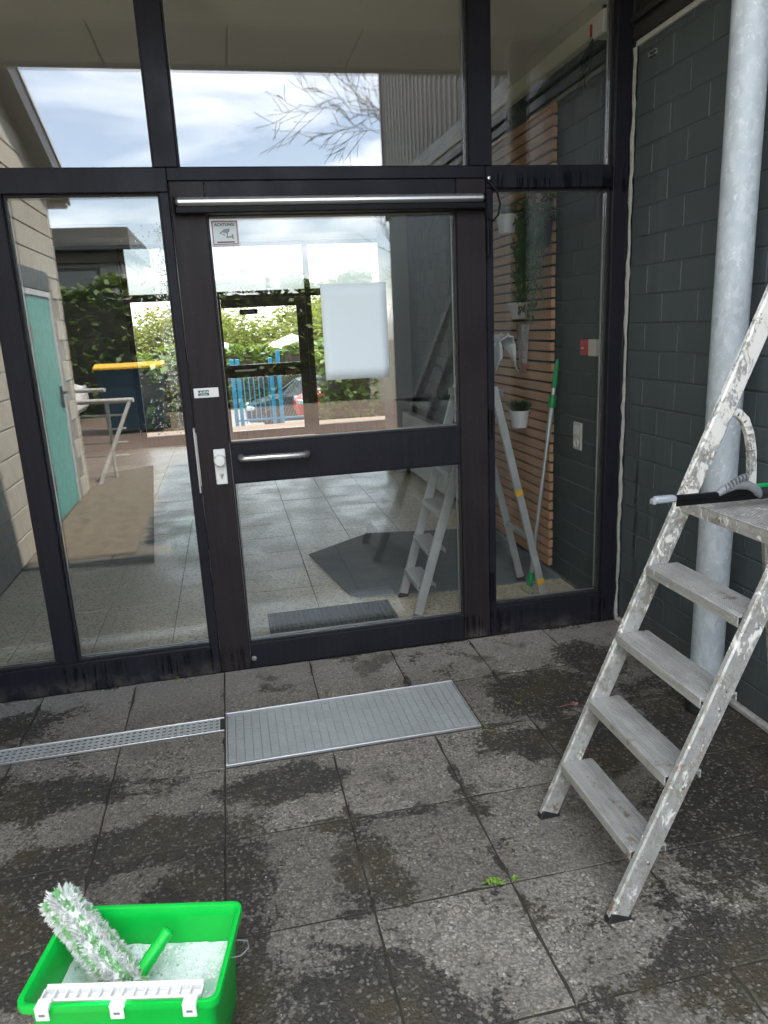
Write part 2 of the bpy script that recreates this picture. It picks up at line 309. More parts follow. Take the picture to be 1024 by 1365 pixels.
M['grout'] = simple('tile_grout', (0.10, 0.095, 0.085), 0.9)
M['carpet'] = simple('grey_carpet', (0.17, 0.205, 0.225), 0.95, var=0.25, scale=9, bump=0.5, bscale=400, spec=0.1)
M['tealmat'] = simple('teal_carpet', (0.018, 0.066, 0.085), 0.95, var=0.2, bump=0.5, bscale=400, spec=0.1)
M['ceiling'] = simple('ceiling_paint', (0.80, 0.79, 0.75), 0.8, var=0.04, scale=2)
M['soffit'] = simple('soffit_board', (0.78, 0.77, 0.66), 0.7, var=0.08, scale=2)
M['soffitp'] = simple('soffit_panel', (0.47, 0.48, 0.44), 0.7, var=0.08, scale=2)
M['roof'] = simple('roof_felt', (0.08, 0.08, 0.08), 0.9)
M['fascia'] = simple('dark_fascia', (0.03, 0.03, 0.03), 0.5, var=0.3, scale=8)
M['clad'] = simple('dark_corrugated_metal', (0.055, 0.048, 0.042), 0.45, 0.2, var=0.2)
M['white'] = simple('white_plastic', (0.78, 0.78, 0.76), 0.4, var=0.03)
M['trim'] = simple('dirty_white_trim', (0.5, 0.49, 0.45), 0.6, var=0.25, scale=30)
M['seal'] = simple('weathered_sealant', (0.36, 0.35, 0.32), 0.75, var=0.5, scale=38, bump=0.6, bscale=60)
M['paper'] = simple('white_paper', (0.72, 0.80, 0.84), 0.7, var=0.03, scale=3)
M['sticker'] = simple('sticker_film', (0.60, 0.65, 0.67), 0.4, var=0.03)
M['ink'] = simple('grey_ink', (0.06, 0.07, 0.075), 0.5)
M['greyink'] = simple('pale_grey_ink', (0.22, 0.25, 0.27), 0.5)
M['redink'] = simple('red_ink', (0.42, 0.08, 0.08), 0.5)
M['tealink'] = simple('dark_teal_ink', (0.012, 0.08, 0.10), 0.4)
M['wood'] = mat_wood('larch_slat', (0.66, 0.37, 0.205))
M['woodback'] = simple('dark_batten', (0.012, 0.011, 0.010), 0.8)
M['pot'] = simple('pale_pot', (0.75, 0.77, 0.78), 0.5, var=0.1)
M['darkpot'] = simple('slate_pot', (0.045, 0.06, 0.068), 0.5)
M['soil'] = simple('soil', (0.03, 0.022, 0.015), 0.95)
M['leaf'] = mat_leaf('dark_leaf', (0.04, 0.15, 0.035), (0.09, 0.27, 0.07))
M['grassleaf'] = mat_leaf('grass_blade', (0.03, 0.075, 0.018), (0.07, 0.13, 0.03))
M['treeleaf'] = mat_leaf('tree_leaf', (0.13, 0.17, 0.035), (0.24, 0.26, 0.055), 0.5)
M['treeleaf2'] = mat_leaf('pale_tree_leaf', (0.17, 0.19, 0.04), (0.29, 0.28, 0.07), 0.5)
M['hedgeleaf'] = mat_leaf('hedge_leaf', (0.06, 0.13, 0.015), (0.14, 0.21, 0.02), 0.4)
M['darkhedge'] = mat_leaf('dark_hedge_leaf', (0.05, 0.085, 0.02), (0.12, 0.17, 0.04), 0.3)
M['bark'] = simple('bark', (0.07, 0.055, 0.04), 0.9, var=0.4, bump=0.5)
M['weed'] = mat_leaf('weed_leaf', (0.12, 0.24, 0.02), (0.22, 0.36, 0.05), 0.3)
M['drymoss'] = mat_leaf('dry_moss', (0.06, 0.055, 0.015), (0.14, 0.13, 0.04), 0.1)
M['green'] = simple('bright_green_plastic', (0.0, 0.52, 0.055), 0.38, var=0.12, scale=24, spec=0.4, bump=0.12, bscale=45)
M['polegreen'] = simple('green_grip', (0.0, 0.27, 0.075), 0.4)
M['foam'] = None
M['fluffw'] = simple('white_microfibre', (0.82, 0.84, 0.80), 0.9, var=0.06)
M['fluffg'] = simple('green_microfibre', (0.33, 0.66, 0.30), 0.9, var=0.15)
M['greyplastic'] = simple('grey_plastic', (0.19, 0.20, 0.21), 0.5)
M['lightgrey'] = simple('pale_grey_plastic', (0.5, 0.52, 0.53), 0.5)
M['capgrey'] = simple('cap_grey', (0.30, 0.33, 0.35), 0.5)
M['railpaint'] = simple('pale_railing_metal', (0.62, 0.60, 0.55), 0.4, 0.2)
M['red'] = simple('alarm_red', (0.50, 0.012, 0.02), 0.4)
M['cream'] = simple('cream_plastic', (0.62, 0.61, 0.55), 0.5)
M['yellow'] = simple('yellow_lid', (0.72, 0.42, 0.01), 0.45)
M['binblue'] = simple('dark_blue_bin', (0.012, 0.035, 0.06), 0.45)
M['fenceblue'] = simple('blue_fence_paint', (0.025, 0.30, 0.52), 0.4)
M['wire'] = simple('chain_link_wire', (0.3, 0.32, 0.32), 0.5, 0.5)
M['carpaint'] = simple('dark_grey_car_paint', (0.035, 0.045, 0.055), 0.2, 0.3)
M['carred'] = simple('red_car_paint', (0.45, 0.02, 0.025), 0.22)
M['carwhite'] = simple('white_car_paint', (0.75, 0.75, 0.72), 0.25)
M['carglass'] = simple('car_window', (0.03, 0.035, 0.04), 0.08, spec=0.8)
M['tyre'] = simple('tyre_rubber', (0.015, 0.015, 0.015), 0.8)
M['rim'] = simple('alloy_rim', (0.6, 0.6, 0.6), 0.3, 0.7)
M['lampred'] = simple('tail_lamp', (0.4, 0.01, 0.01), 0.15)
M['lampclear'] = simple('clear_lamp', (0.6, 0.62, 0.64), 0.1)
M['radiator'] = simple('radiator_enamel', (0.66, 0.67, 0.65), 0.4, var=0.04)
M['ground'] = simple('rough_ground', (0.12, 0.105, 0.07), 0.95, var=0.35, scale=0.8, bump=0.4, bscale=20)
M['brickfloor'] = mat_brickfloor()
M['gravel'] = simple('pale_gravel', (0.165, 0.132, 0.092), 0.95, var=0.85, scale=11, bump=0.8, bscale=90)
M['asphalt'] = simple('road_asphalt', (0.13, 0.125, 0.12), 0.9)
M['canvas'] = simple('white_canvas', (0.82, 0.82, 0.80), 0.7, var=0.03)
M['cloth'] = simple('grey_white_cloth', (0.55, 0.57, 0.56), 0.9, var=0.15, scale=25, bump=0.5, bscale=90)
M['mesh_mat'] = simple('dark_rubber_grid', (0.025, 0.032, 0.030), 0.6)
M['conc'] = simple('pillar_concrete', (0.26, 0.255, 0.235), 0.8, var=0.15, scale=4, bump=0.3)
M['amber'] = simple('amber_sticker', (0.7, 0.4, 0.02), 0.5)
M['rust_leaf'] = simple('dry_leaf', (0.32, 0.15, 0.12), 0.8)
def mat_foam():
    t = NT('soap_foam'); p = t.pos(); v = t.vor(p, 130); f = t.noise(p, 16, 6, 0.65)
    c = t.mix(t.ramp(t.noise(p, 11, 7, 0.7), 0.38, 0.6), (0.36, 0.58, 0.45), (0.82, 0.86, 0.84)); c = t.mix(t.ramp(t.noise(p, 60, 4), 0.62, 0.72), c, (0.20, 0.42, 0.28))
    return t.bsdf(c, 0.35, 0, t.bump(t.math('ADD', t.math('MULTIPLY', v, 0.5), f), 0.5, 0.004))
M['foam'] = mat_foam()
def mat_news():
    t = NT('printed_newspaper'); p = t.pos(); X, Y, Z = t.xyz(p)
    rows = t.ramp(t.math('FRACT', t.math('MULTIPLY', Z, 115)), 0.35, 0.6); words = t.math('MULTIPLY', t.ramp(t.noise(t.mapv(p, (1, 150, 60)), 1.0, 2), 0.42, 0.5), t.ramp(t.noise(t.mapv(p, (1, 30, 14)), 1.0, 2), 0.4, 0.5))
    c = t.mix(t.math('MULTIPLY', t.math('MULTIPLY', rows, words), 0.65), (0.55, 0.54, 0.53), (0.10, 0.10, 0.10))
    c = t.mix(t.math('MULTIPLY', t.ramp(Z, 1.41, 1.43), t.ramp(Y, 1.14, 1.15)), c, (0.36, 0.16, 0.15)); c = t.mix(t.math('MULTIPLY', t.ramp(Z, 1.27, 1.25), t.ramp(Y, 1.13, 1.12)), c, (0.40, 0.20, 0.17))
    return t.bsdf(c, 0.8)
M['news'] = mat_news()

# ------------------------------------------------------------------ mesh builder
class MB:
    def __init__(s): s.v = []; s.f = []; s.mi = []
    def add(s, vs, fs, mi=0, mat=None):
        o = len(s.v)
        for p in vs:
            p = Vector(p); s.v.append(tuple(mat @ p) if mat else tuple(p))
        for f in fs: s.f.append([i + o for i in f]); s.mi.append(mi)
        return s
    def box(s, x0, x1, y0, y1, z0, z1, c=0.0, mi=0, mat=None):
        if x0 > x1: x0, x1 = x1, x0
        if y0 > y1: y0, y1 = y1, y0
        if z0 > z1: z0, z1 = z1, z0
        if c <= 0:
            vs = [(x, y, z) for z in (z0, z1) for y in (y0, y1) for x in (x0, x1)]
            fs = [(0, 2, 3, 1), (4, 5, 7, 6), (0, 1, 5, 4), (2, 6, 7, 3), (0, 4, 6, 2), (1, 3, 7, 5)]
            return s.add(vs, fs, mi, mat)
        c = min(c, (x1 - x0) * .45, (y1 - y0) * .45, (z1 - z0) * .45)
        vs = []; idx = {}
        X = (x0, x1); Y = (y0, y1); Z = (z0, z1)
        for i in (0, 1):
            for j in (0, 1):
                for k in (0, 1):
                    sx, sy, sz = (1 - 2 * i) * c, (1 - 2 * j) * c, (1 - 2 * k) * c
                    for a in range(3):
                        p = [X[i] + sx, Y[j] + sy, Z[k] + sz]; p[a] = (X[i], Y[j], Z[k])[a]
                        idx[(i, j, k, a)] = len(vs); vs.append(tuple(p))
        fs = []
        for i in (0, 1):
            q = [(i, 0, 0), (i, 1, 0), (i, 1, 1), (i, 0, 1)]; fs.append([idx[(*t, 0)] for t in (q if i else q[::-1])])
            q = [(0, i, 0), (0, i, 1), (1, i, 1), (1, i, 0)]; fs.append([idx[(*t, 1)] for t in (q if i else q[::-1])])
            q = [(0, 0, i), (1, 0, i), (1, 1, i), (0, 1, i)]; fs.append([idx[(*t, 2)] for t in (q if i else q[::-1])])
        for a in range(3):
            b, d = [x for x in range(3) if x != a]
            for u in (0, 1):
                for w in (0, 1):
                    k0 = [0, 0, 0]; k0[b] = u; k0[d] = w; k1 = list(k0); k1[a] = 1
                    q = [idx[(*k0, b)], idx[(*k1, b)], idx[(*k1, d)], idx[(*k0, d)]]
                    if (u == w) == (a != 1): q = q[::-1]
                    fs.append(q)
        for i in (0, 1):
            for j in (0, 1):
                for k in (0, 1):
                    q = [idx[(i, j, k, a)] for a in range(3)]
                    fs.append(q if (i + j + k) % 2 else q[::-1])
        return s.add(vs, fs, mi, mat)
    def beam(s, p0, p1, w, h, up=(0, 0, 1), c=0.002, mi=0):
        """box along p0-p1, h measured along 'up', w across"""
        p0 = Vector(p0); p1 = Vector(p1); d = (p1 - p0); L = d.length; d.normalize(); u = Vector(up); u = (u - d * u.dot(d)).normalized(); r = d.cross(u)
        m = Matrix(((d.x, r.x, u.x, p0.x), (d.y, r.y, u.y, p0.y), (d.z, r.z, u.z, p0.z), (0, 0, 0, 1)))
        return s.box(0, L, -w / 2, w / 2, -h / 2, h / 2, c, mi, m)
    def tube(s, path, rad, n=10, mi=0, cap=True):
        P = [Vector(p) for p in path]; k = len(P); rings = []
        rr = rad if isinstance(rad, (list, tuple)) else [rad] * k
        ref = None; vs = []
        for i in range(k):
            d = (P[min(i + 1, k - 1)] - P[max(i - 1, 0)]).normalized()
            if ref is None: ref = d.orthogonal().normalized()
            ref = (ref - d * ref.dot(d)).normalized(); b = d.cross(ref)
            for j in range(n):
                a = 2 * math.pi * j / n; vs.append(P[i] + (ref * math.cos(a) + b * math.sin(a)) * rr[i])
        fs = [(i * n + j, i * n + (j + 1) % n, (i + 1) * n + (j + 1) % n, (i + 1) * n + j) for i in range(k - 1) for j in range(n)]
        if cap: fs += [tuple(range(n))[::-1], tuple((k - 1) * n + j for j in range(n))]
        return s.add(vs, fs, mi)
    def lathe(s, prof, loc=(0, 0, 0), n=20, mi=0, mat=None):
        vs = []
        for (r_, z) in prof:
            for j in range(n):
                a = 2 * math.pi * j / n; vs.append((loc[0] + r_ * math.cos(a), loc[1] + r_ * math.sin(a), loc[2] + z))
        k = len(prof); fs = [(i * n + j, i * n + (j + 1) % n, (i + 1) * n + (j + 1) % n, (i + 1) * n + j) for i in range(k - 1) for j in range(n)]
        fs += [tuple(range(n))[::-1], tuple((k - 1) * n + j for j in range(n))]
        return s.add(vs, fs, mi, mat)
    def prism(s, poly, axis, a, b, mi=0):
        """poly: 2D points; axis 0: (y,z) 1: (x,z) 2: (x,y)"""
        def P(q, t): return {0: (t, q[0], q[1]), 1: (q[0], t, q[1]), 2: (q[0], q[1], t)}[axis]
        n = len(poly); vs = [P(q, a) for q in poly] + [P(q, b) for q in poly]
        fs = [tuple(range(n))[::-1], tuple(range(n, 2 * n))] + [(i, (i + 1) % n, n + (i + 1) % n, n + i) for i in range(n)]
        return s.add(vs, fs, mi)
    def mesh(s, name, mats, off=(0, 0, 0), smooth=False, fix=True):
        me = bpy.data.meshes.new(name); o = Vector(off)
        me.from_pydata([tuple(Vector(v) - o) for v in s.v], [], s.f)
        for m in (mats if isinstance(mats, (list, tuple)) else [mats]): me.materials.append(m)
        for p, mi in zip(me.polygons, s.mi): p.material_index = mi
        if fix:
            bm = bmesh.new(); bm.from_mesh(me); bmesh.ops.recalc_face_normals(bm, faces=bm.faces); bm.to_mesh(me); bm.free()
        if smooth:
            for p in me.polygons: p.use_smooth = True
            try: me.set_sharp_from_angle(angle=R(40))
            except Exception: pass
        me.update(); return me

def setp(o, label=None, cat=None, group=None, kind=None):
    if label: o['label'] = label
    if cat: o['category'] = cat
    if group: o['group'] = group
    if kind: o['kind'] = kind
    return o
def world_base(o):
    v = Vector(o.location)
    while o.parent: o = o.parent; v = v + Vector(o.location)
    return v
def thing(name, label, cat, loc=(0, 0, 0), group=None, kind=None):
    o = bpy.data.objects.new(name, None); o.empty_display_size = 0.1; o.location = loc; COL.objects.link(o)
    return setp(o, label, cat, group, kind)
def build(name, mb, mats, parent=None, smooth=False, base=None, label=None, cat=None, group=None, kind=None, fix=True):
    """mesh given in world coordinates"""
    b = world_base(parent) if parent is not None else Vector(base if base is not None else (0, 0, 0))
    ob = bpy.data.objects.new(name, mb.mesh(name, mats, b, smooth, fix)); COL.objects.link(ob)
    if parent is not None: ob.parent = parent
    else: ob.location = b
    return setp(ob, label, cat, group, kind)
def place(name, me, parent, loc, rot=(0, 0, 0)):
    """a further object on shared mesh data, at a world position"""
    ob = bpy.data.objects.new(name, me); COL.objects.link(ob); ob.parent = parent
    ob.location = Vector(loc) - world_base(parent); ob.rotation_euler = rot; return ob
def copy_tree(o, parent=None):
    c = o.copy(); COL.objects.link(c); c.parent = parent
    for ch in list(o.children): copy_tree(ch, c)
    return c
def rb(a, b): return random.uniform(a, b)

WX = 1.85      # right wall face
LX = -1.52     # left wall face

# ------------------------------------------------------------------ ground and paving
g = MB()
ys = [-70, -5.9, 9.3, 12, 15, 18, 21, 24, 28, 160]; 
def gz(y): return -0.05 if y <= 9.3 else max(-1.55, -0.05 - 0.128 * (y - 9.3))
xs = [-120, -40, -12, -4, 0, 4, 12, 40, 120]
vs = [(x, y, gz(y)) for y in ys for x in xs]; nx = len(xs)
fs = [(j * nx + i, j * nx + i + 1, (j + 1) * nx + i + 1, (j + 1) * nx + i) for j in range(len(ys) - 1) for i in range(nx - 1)]
g.add(vs, fs); build('ground', g, M['ground'], kind='structure')
rd = MB(); rd.add([(-40, 17.5, gz(17.5) + .02), (40, 17.5, gz(17.5) + .02), (40, 26, gz(24) - 0.02 + .05), (-40, 26, gz(24) + .03)], [(0, 1, 2, 3)])
rdm = MB()
for (a, b) in ((17.0, 21), (21, 27)):
    rdm.add([(-40, a, gz(a) + .03), (40, a, gz(a) + .03), (40, b, gz(b) + .03), (-40, b, gz(b) + .03)], [(0, 1, 2, 3)])
build('road', rdm, M['asphalt'], kind='structure', fix=False)
bp_ = MB(); bp_.box(-4.2, 5.0, 7.62, 9.25, -0.06, -0.012); build('path', bp_, M['brickfloor'], kind='structure')
bq = MB(); bq.box(-9, 9, -11.5, -5.95, -0.06, -0.006); bq.box(-9, LX, -5.95, -4.75, -0.06, -0.006); build('brick_yard', bq, M['brickfloor'], kind='structure')

bed = MB(); bed.box(LX, 1.848, -5.93, 0.02, -0.09, -0.0035)
pave = build('pavement', bed, M['bed'], kind='structure')
PX, PY = 0.3945, 0.394; GAP = 0.0019
xl = [-0.146 + PX * k for k in range(-4, 5)]; xl = [LX] + [x for x in xl if LX + .05 < x < 1.7] + [WX - 0.004]
yl = [0.003 - PY * k for k in range(0, 16)]
slab_me = {}
def slab(x0, x1, y0, y1):
    w, d = round(x1 - x0 - 2 * GAP, 4), round(y1 - y0 - 2 * GAP, 4)
    var = random.randrange(6)
    if (w, d, var) not in slab_me:
        # outline with slightly chipped, uneven arrises
        pts = []
        for (ax_, ay_, bx_, by_) in ((-1, -1, 1, -1), (1, -1, 1, 1), (1, 1, -1, 1), (-1, 1, -1, -1)):
            for k in range(7):
                f = k / 7; jx = 0 if k == 0 else rb(-.0016, .0004); chip = rb(.002, .007) if random.random() < .1 else 0
                x = (ax_ + (bx_ - ax_) * f) * w / 2; y = (ay_ + (by_ - ay_) * f) * d / 2
                if ay_ == by_: y -= ay_ * (-jx + chip)
                else: x -= ax_ * (-jx + chip)
                pts.append((x, y))
        n = len(pts); m = MB(); cs_ = [1 - .0032 * 2 / w] * n
        vs = [(x, y, -.045) for x, y in pts] + [(x, y, -.003) for x, y in pts] + [(x * (1 - .0036 / w), y * (1 - .0036 / d), 0) for x, y in pts]
        m.add(vs, [(i, (i + 1) % n, n + (i + 1) % n, n + i) for i in range(n)] + [(n + i, n + (i + 1) % n, 2 * n + (i + 1) % n, 2 * n + i) for i in range(n)] + [tuple(range(2 * n, 3 * n))])
        slab_me[(w, d, var)] = m.mesh('paving_slab', M['slab'])
    place('paving_slab', slab_me[(w, d, var)], pave, ((x0 + x1) / 2, (y0 + y1) / 2, rb(-0.0025, 0.0015)), (rb(-.0035, .0035), rb(-.0035, .0035), rb(-.003, .003)))
GX0, GX1, GY0, GY1 = -0.142, 0.834, -0.777, -0.391   # foot grate hole
DY0, DY1 = -0.522, -0.415                            # drain channel
for i in range(len(xl) - 1):
    for j in range(len(yl) - 1):
        x0, x1, y1, y0 = xl[i], xl[i + 1], yl[j], yl[j + 1]
        if j == 1:
            if x1 <= GX0 + 0.01:
                slab(x0, x1, y0, DY0 - .002); continue
            if x0 >= GX0 - 0.01 and x1 <= GX1: continue
            if x0 < GX1 < x1: slab(GX1 + 0.006, x1, y0, y1); continue
        if j == 0 and x1 <= GX0 + 0.01: slab(x0, x1, DY1 + .002, y1); continue
        slab(x0, x1, y0, y1)

# sunlit pale gravel strip by the left building, lying on the bed beside the yard
# foot grate
t = thing('foot_grate', 'rectangular galvanised steel grid mat let into the paving before the door', 'foot grate', ((GX0 + GX1) / 2, (GY0 + GY1) / 2, -0.02))
m = MB(); w = 0.006
for (a, b, c, d) in ((GX0, GX1, GY0, GY0 + w), (GX0, GX1, GY1 - w, GY1), (GX0, GX0 + w, GY0 + w, GY1 - w), (GX1 - w, GX1, GY0 + w, GY1 - w)): m.box(a, b, c, d, -0.03, 0.006, 0.001)
build('frame', m, M['satin'], t)
m = MB(); nb = 30; cw = (GX1 - GX0 - 2 * w) / nb
for k in range(1, nb):
    x = GX0 + w + cw * k; m.box(x - .0011, x + .0011, GY0 + w, GY1 - w, -0.028, -0.003)
build('bearing_bar', m, M['grate'], t, kind='stuff')
m = MB(); nr = 40; ch = (GY1 - GY0 - 2 * w) / nr
for i in range(nb):
    for k in range(nr):
        x = GX0 + w + cw * i; y = GY0 + w + ch * (k + .5); h = rb(-.0012, .0012)
        m.box(x + .0017, x + cw - .0017, y - .0024, y + .0024, -0.012, 0.002 + h)
build('cross_bar', m, M['grate'], t, kind='stuff')
m = MB(); m.box(GX0 + .001, GX1 - .001, GY0 + .001, GY1 - .001, -0.06, -0.032); build('tray', m, M['black'], t)
# drain channel with perforated cover
t = thing('drain_channel', 'narrow perforated steel drain cover set in the slabs left of the grate', 'drain', (-0.8, -0.47, -0.02))
m = MB(); x0, x1 = LX + .01, GX0 - .006
m.box(x0, x1, DY0, DY0 + .005, -.03, .005, .001); m.box(x0, x1, DY1 - .005, DY1, -.03, .003, .001)
build('frame', m, M['satin'], t)
m = MB(); ca, cb = DY0 + .005, DY1 - .005; pitch = 0.0232; n = int((x1 - x0) / pitch); rows = 4; rp = (cb - ca) / rows
for i in range(n):
    for j in range(rows):
        cx = x0 + pitch * (i + .5); cy_ = ca + rp * (j + .5); hx, hy = 0.0062, 0.0062
        if j % 2: pass
        P = [(cx - pitch / 2, cy_ - rp / 2), (cx + pitch / 2, cy_ - rp / 2), (cx + pitch / 2, cy_ + rp / 2), (cx - pitch / 2, cy_ + rp / 2)]
        Q = [(cx - hx, cy_ - hy), (cx + hx, cy_ - hy), (cx + hx, cy_ + hy), (cx - hx, cy_ + hy)]
        vs = [(a, b, 0.001) for a, b in P] + [(a, b, 0.0) for a, b in Q] + [(a, b, -0.006) for a, b in Q]
        m.add(vs, [(k, (k + 1) % 4, 4 + (k + 1) % 4, 4 + k) for k in range(4)] + [(4 + k, 4 + (k + 1) % 4, 8 + (k + 1) % 4, 8 + k) for k in range(4)])
build('cover', m, M['grate'], t, fix=False)
m = MB(); m.box(x0, x1, DY0 + .005, DY1 - .005, -.06, -.028); build('tray', m, M['black'], t)

# ------------------------------------------------------------------ interior floor
fl = MB(); fl.box(-4.2, 4.2, 0.06, 7.5, -0.08, -0.004); floor = build('floor', fl, M['grout'], kind='structure')
TP = 0.395; tx = [LX + .002] + [0.381 + TP * k for k in range(-4, 4)] + [WX - .002]; ty = [0.092] + [0.24 + TP * k for k in range(0, 19)]
tile_me = {}
for i in range(len(tx) - 1):
    for j in range(len(ty) - 1):
        w, d = round(tx[i + 1] - tx[i] - .004, 4), round(ty[j + 1] - ty[j] - .004, 4)
        if (w, d) not in tile_me:
            m = MB(); m.box(-w / 2, w / 2, -d / 2, d / 2, -.02, 0, .0012); tile_me[(w, d)] = m.mesh('floor_tile', M['tile'])
        place('floor_tile', tile_me[(w, d)], floor, ((tx[i] + tx[i + 1]) / 2, (ty[j] + ty[j + 1]) / 2, rb(-.0004, .0004)))
m = MB()
for x0, x1 in ((-4.18, LX - .002), (WX + .002, 4.18)):
    m.box(x0, x1, 4.7, 7.45, -.02, -.001)
build('floor_edge', m, M['tile'], floor)

# ------------------------------------------------------------------ masonry
def block_wall(name, label, plane_x, facing, y0, y1, z0, z1, pitch_z, pitch_y, thick, bm_, mm_, gap=0.005, proud=0.004, off=0.0, skip=None, blockname='block', ztop=None, vg=1.0):
    """wall in the plane x = plane_x, face looking towards facing (+1/-1 in x)"""
    s = facing; core = MB(); core.prism([(y0, z0), (y1, z0), (y1, ztop(y1) if ztop else z1), (y0, ztop(y0) if ztop else z1)], 0, plane_x - s * proud, plane_x - s * thick)
    t = build(name, core, mm_, base=(plane_x - s * thick / 2, (y0 + y1) / 2, z0), label=label, cat='wall')
    cache = {}; k = 0; z = z0
    while z < z1 - 0.02:
        zt = min(z + pitch_z, z1); y = y0 - (pitch_y / 2 if k % 2 else 0) - off
        while y < y1 - 0.01:
            a, b = max(y, y0), min(y + pitch_y, y1); y += pitch_y
            if b - a < .03: continue
            if ztop and zt > min(ztop(a), ztop(b)): continue
            if skip and skip(a, b, z, zt): continue
            w, h = round(b - a - gap * vg, 4), round(zt - z - gap, 4)
            if (w, h) not in cache:
                m = MB(); m.box(-.012, .012, -w / 2, w / 2, -h / 2, h / 2, .0025); cache[(w, h)] = m.mesh(blockname, bm_)
            place(blockname, cache[(w, h)], t, (plane_x - s * (.012 - rb(0, .0012)), (a + b) / 2, (z + zt) / 2))
        z = zt; k += 1
    return t
CZ = 0.1235; Z0 = 0.062 - CZ / 2
block_wall('block_wall', 'dark grey painted block wall outside the glazing, behind the downpipe', WX, -1, -2.45, -0.002, 0.0, 2.625, CZ, 0.25, 0.2, M['darkblock'], M['darkmortar'], gap=0.006, proud=0.0021, off=0.07, vg=.2)
m = MB(); m.box(WX, WX + .2, -4.9, -2.452, 0, 2.625); build('block_wall', m, M['darkblock'], base=(WX, -3.6, 0), label='dark painted wall further out beyond the downpipe, next to the yard', cat='wall')
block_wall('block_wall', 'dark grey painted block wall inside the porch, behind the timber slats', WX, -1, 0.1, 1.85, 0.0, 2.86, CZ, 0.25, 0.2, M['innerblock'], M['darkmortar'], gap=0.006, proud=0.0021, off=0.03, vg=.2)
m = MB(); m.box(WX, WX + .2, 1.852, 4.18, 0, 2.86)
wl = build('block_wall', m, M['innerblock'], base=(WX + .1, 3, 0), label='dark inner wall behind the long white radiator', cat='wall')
m = MB(); z = 0.0; k = 0
while z < 2.72:
    y = 1.86 - (0.125 if k % 2 else 0)
    while y < 4.16:
        a, b = max(1.86, y), min(4.17, y + .25)
        m.box(WX - .003, WX + .01, a + .003, b - .003, z + .003, z + CZ - .003, .0015); y += .25
    z += CZ; k += 1
build('block_course', m, M['innerblock'], wl, kind='stuff')
m = MB(); m.box(1.64, 2.05, 4.2, 4.62, 0, 2.86, .006); build('pillar', m, M['conc'], base=(1.84, 4.4, 0), label='square pale concrete pillar at the far end of the radiator', cat='pillar')
# left building: exterior wall with verge roof
def lz(y): return 3.05 + 0.36 * (y + 4.4)
block_wall('block_wall', 'sunlit beige block wall of the building on the left, seen mirrored in the glass', LX, 1, -4.65, -1.3, 0, 4.1, 0.19, 0.39, 0.24, M['beigeblock'], M['beigemortar'], gap=0.012, proud=0.008, ztop=lz,
           skip=lambda a, b, z, zt: (b > -4.1 and a < -3.15 and z < 1.95))
m = MB(); m.prism([(-1.3, 0), (0.0, 0), (0.0, lz(0)), (-1.3, lz(-1.3))], 0, LX, LX - .24); build('block_wall', m, M['beigeblock'], base=(LX - .12, -.6, 0), label='beige wall close beside the left end of the glazing, in shade', cat='wall')
t = thing('lean_to_roof', 'sloping roof verge with pale gutter edge over the beige wall', 'roof', (LX, -3, 3.2))
m = MB(); m.prism([(-4.95, lz(-4.95)), (0.0, lz(0.0)), (0.0, lz(0) + .13), (-4.95, lz(-4.95) + .13)], 0, LX - 3.5, LX + .13); build('roof_slab', m, M['fascia'], t)
m = MB(); m.prism([(-4.98, lz(-4.98) - .02), (0.0, lz(0.0) - .02), (0.0, lz(0) + .17), (-4.98, lz(-4.98) + .17)], 0, LX + .132, LX + .155); build('verge_board', m, M['fascia'], t)
m = MB(); m.prism([(-5.0, lz(-5) + .172), (0.0, lz(0.0) + .172), (0.0, lz(0) + .215), (-5.0, lz(-5) + .215)], 0, LX + .08, LX + .17); build('verge_trim', m, M['lightgrey'], t)
m = MB(); m.box(LX - 3.5, LX + .12, -5.06, -4.955, lz(-4.95) - .05, lz(-4.95) + .09, .02); build('gutter', m, M['lightgrey'], t)
m = MB(); m.box(LX - 3.5, LX - .245, -4.65, -4.45, 0, lz(-4.65)); build('block_wall', m, M['beigeblock'], base=(LX - 1.8, -4.5, 0), label='beige end wall of the left building facing the bins', cat='wall')
t = thing('side_door', 'weathered turquoise door in the beige left wall, mirrored in the left pane', 'door', (LX, -3.62, 0))
m = MB(); m.box(LX - .05, LX - .004, -4.06, -3.19, .02, 1.9, .004); build('leaf', m, M['teal'], t)
m = MB(); m.box(LX - .06, LX + .01, -4.1, -4.06, 0, 1.95, .003); m.box(LX - .06, LX + .01, -3.19, -3.15, 0, 1.95, .003); m.box(LX - .06, LX + .01, -4.06, -3.19, 1.9, 1.95, .003); build('frame', m, M['lightgrey'], t)
m = MB(); m.box(LX - .004, LX + .02, -4.0, -3.96, .92, 1.12, .004); m.tube([(LX + .02, -3.98, 1.06), (LX + .05, -3.98, 1.06), (LX + .05, -3.86, 1.06)], .011); build('handle', m, M['blackplastic'], t)
for z in (.35, 1.0, 1.6):
    m = MB(); m.box(LX - .003, LX + .02, -3.235, -3.192, z - .06, z + .06, .003); build('hinge', m, M['greyplastic'], t)
m = MB(); m.box(LX - .03, LX + .015, -4.1, -3.15, 1.955, 2.12, .003); build('lintel', m, M['fascia'], t)

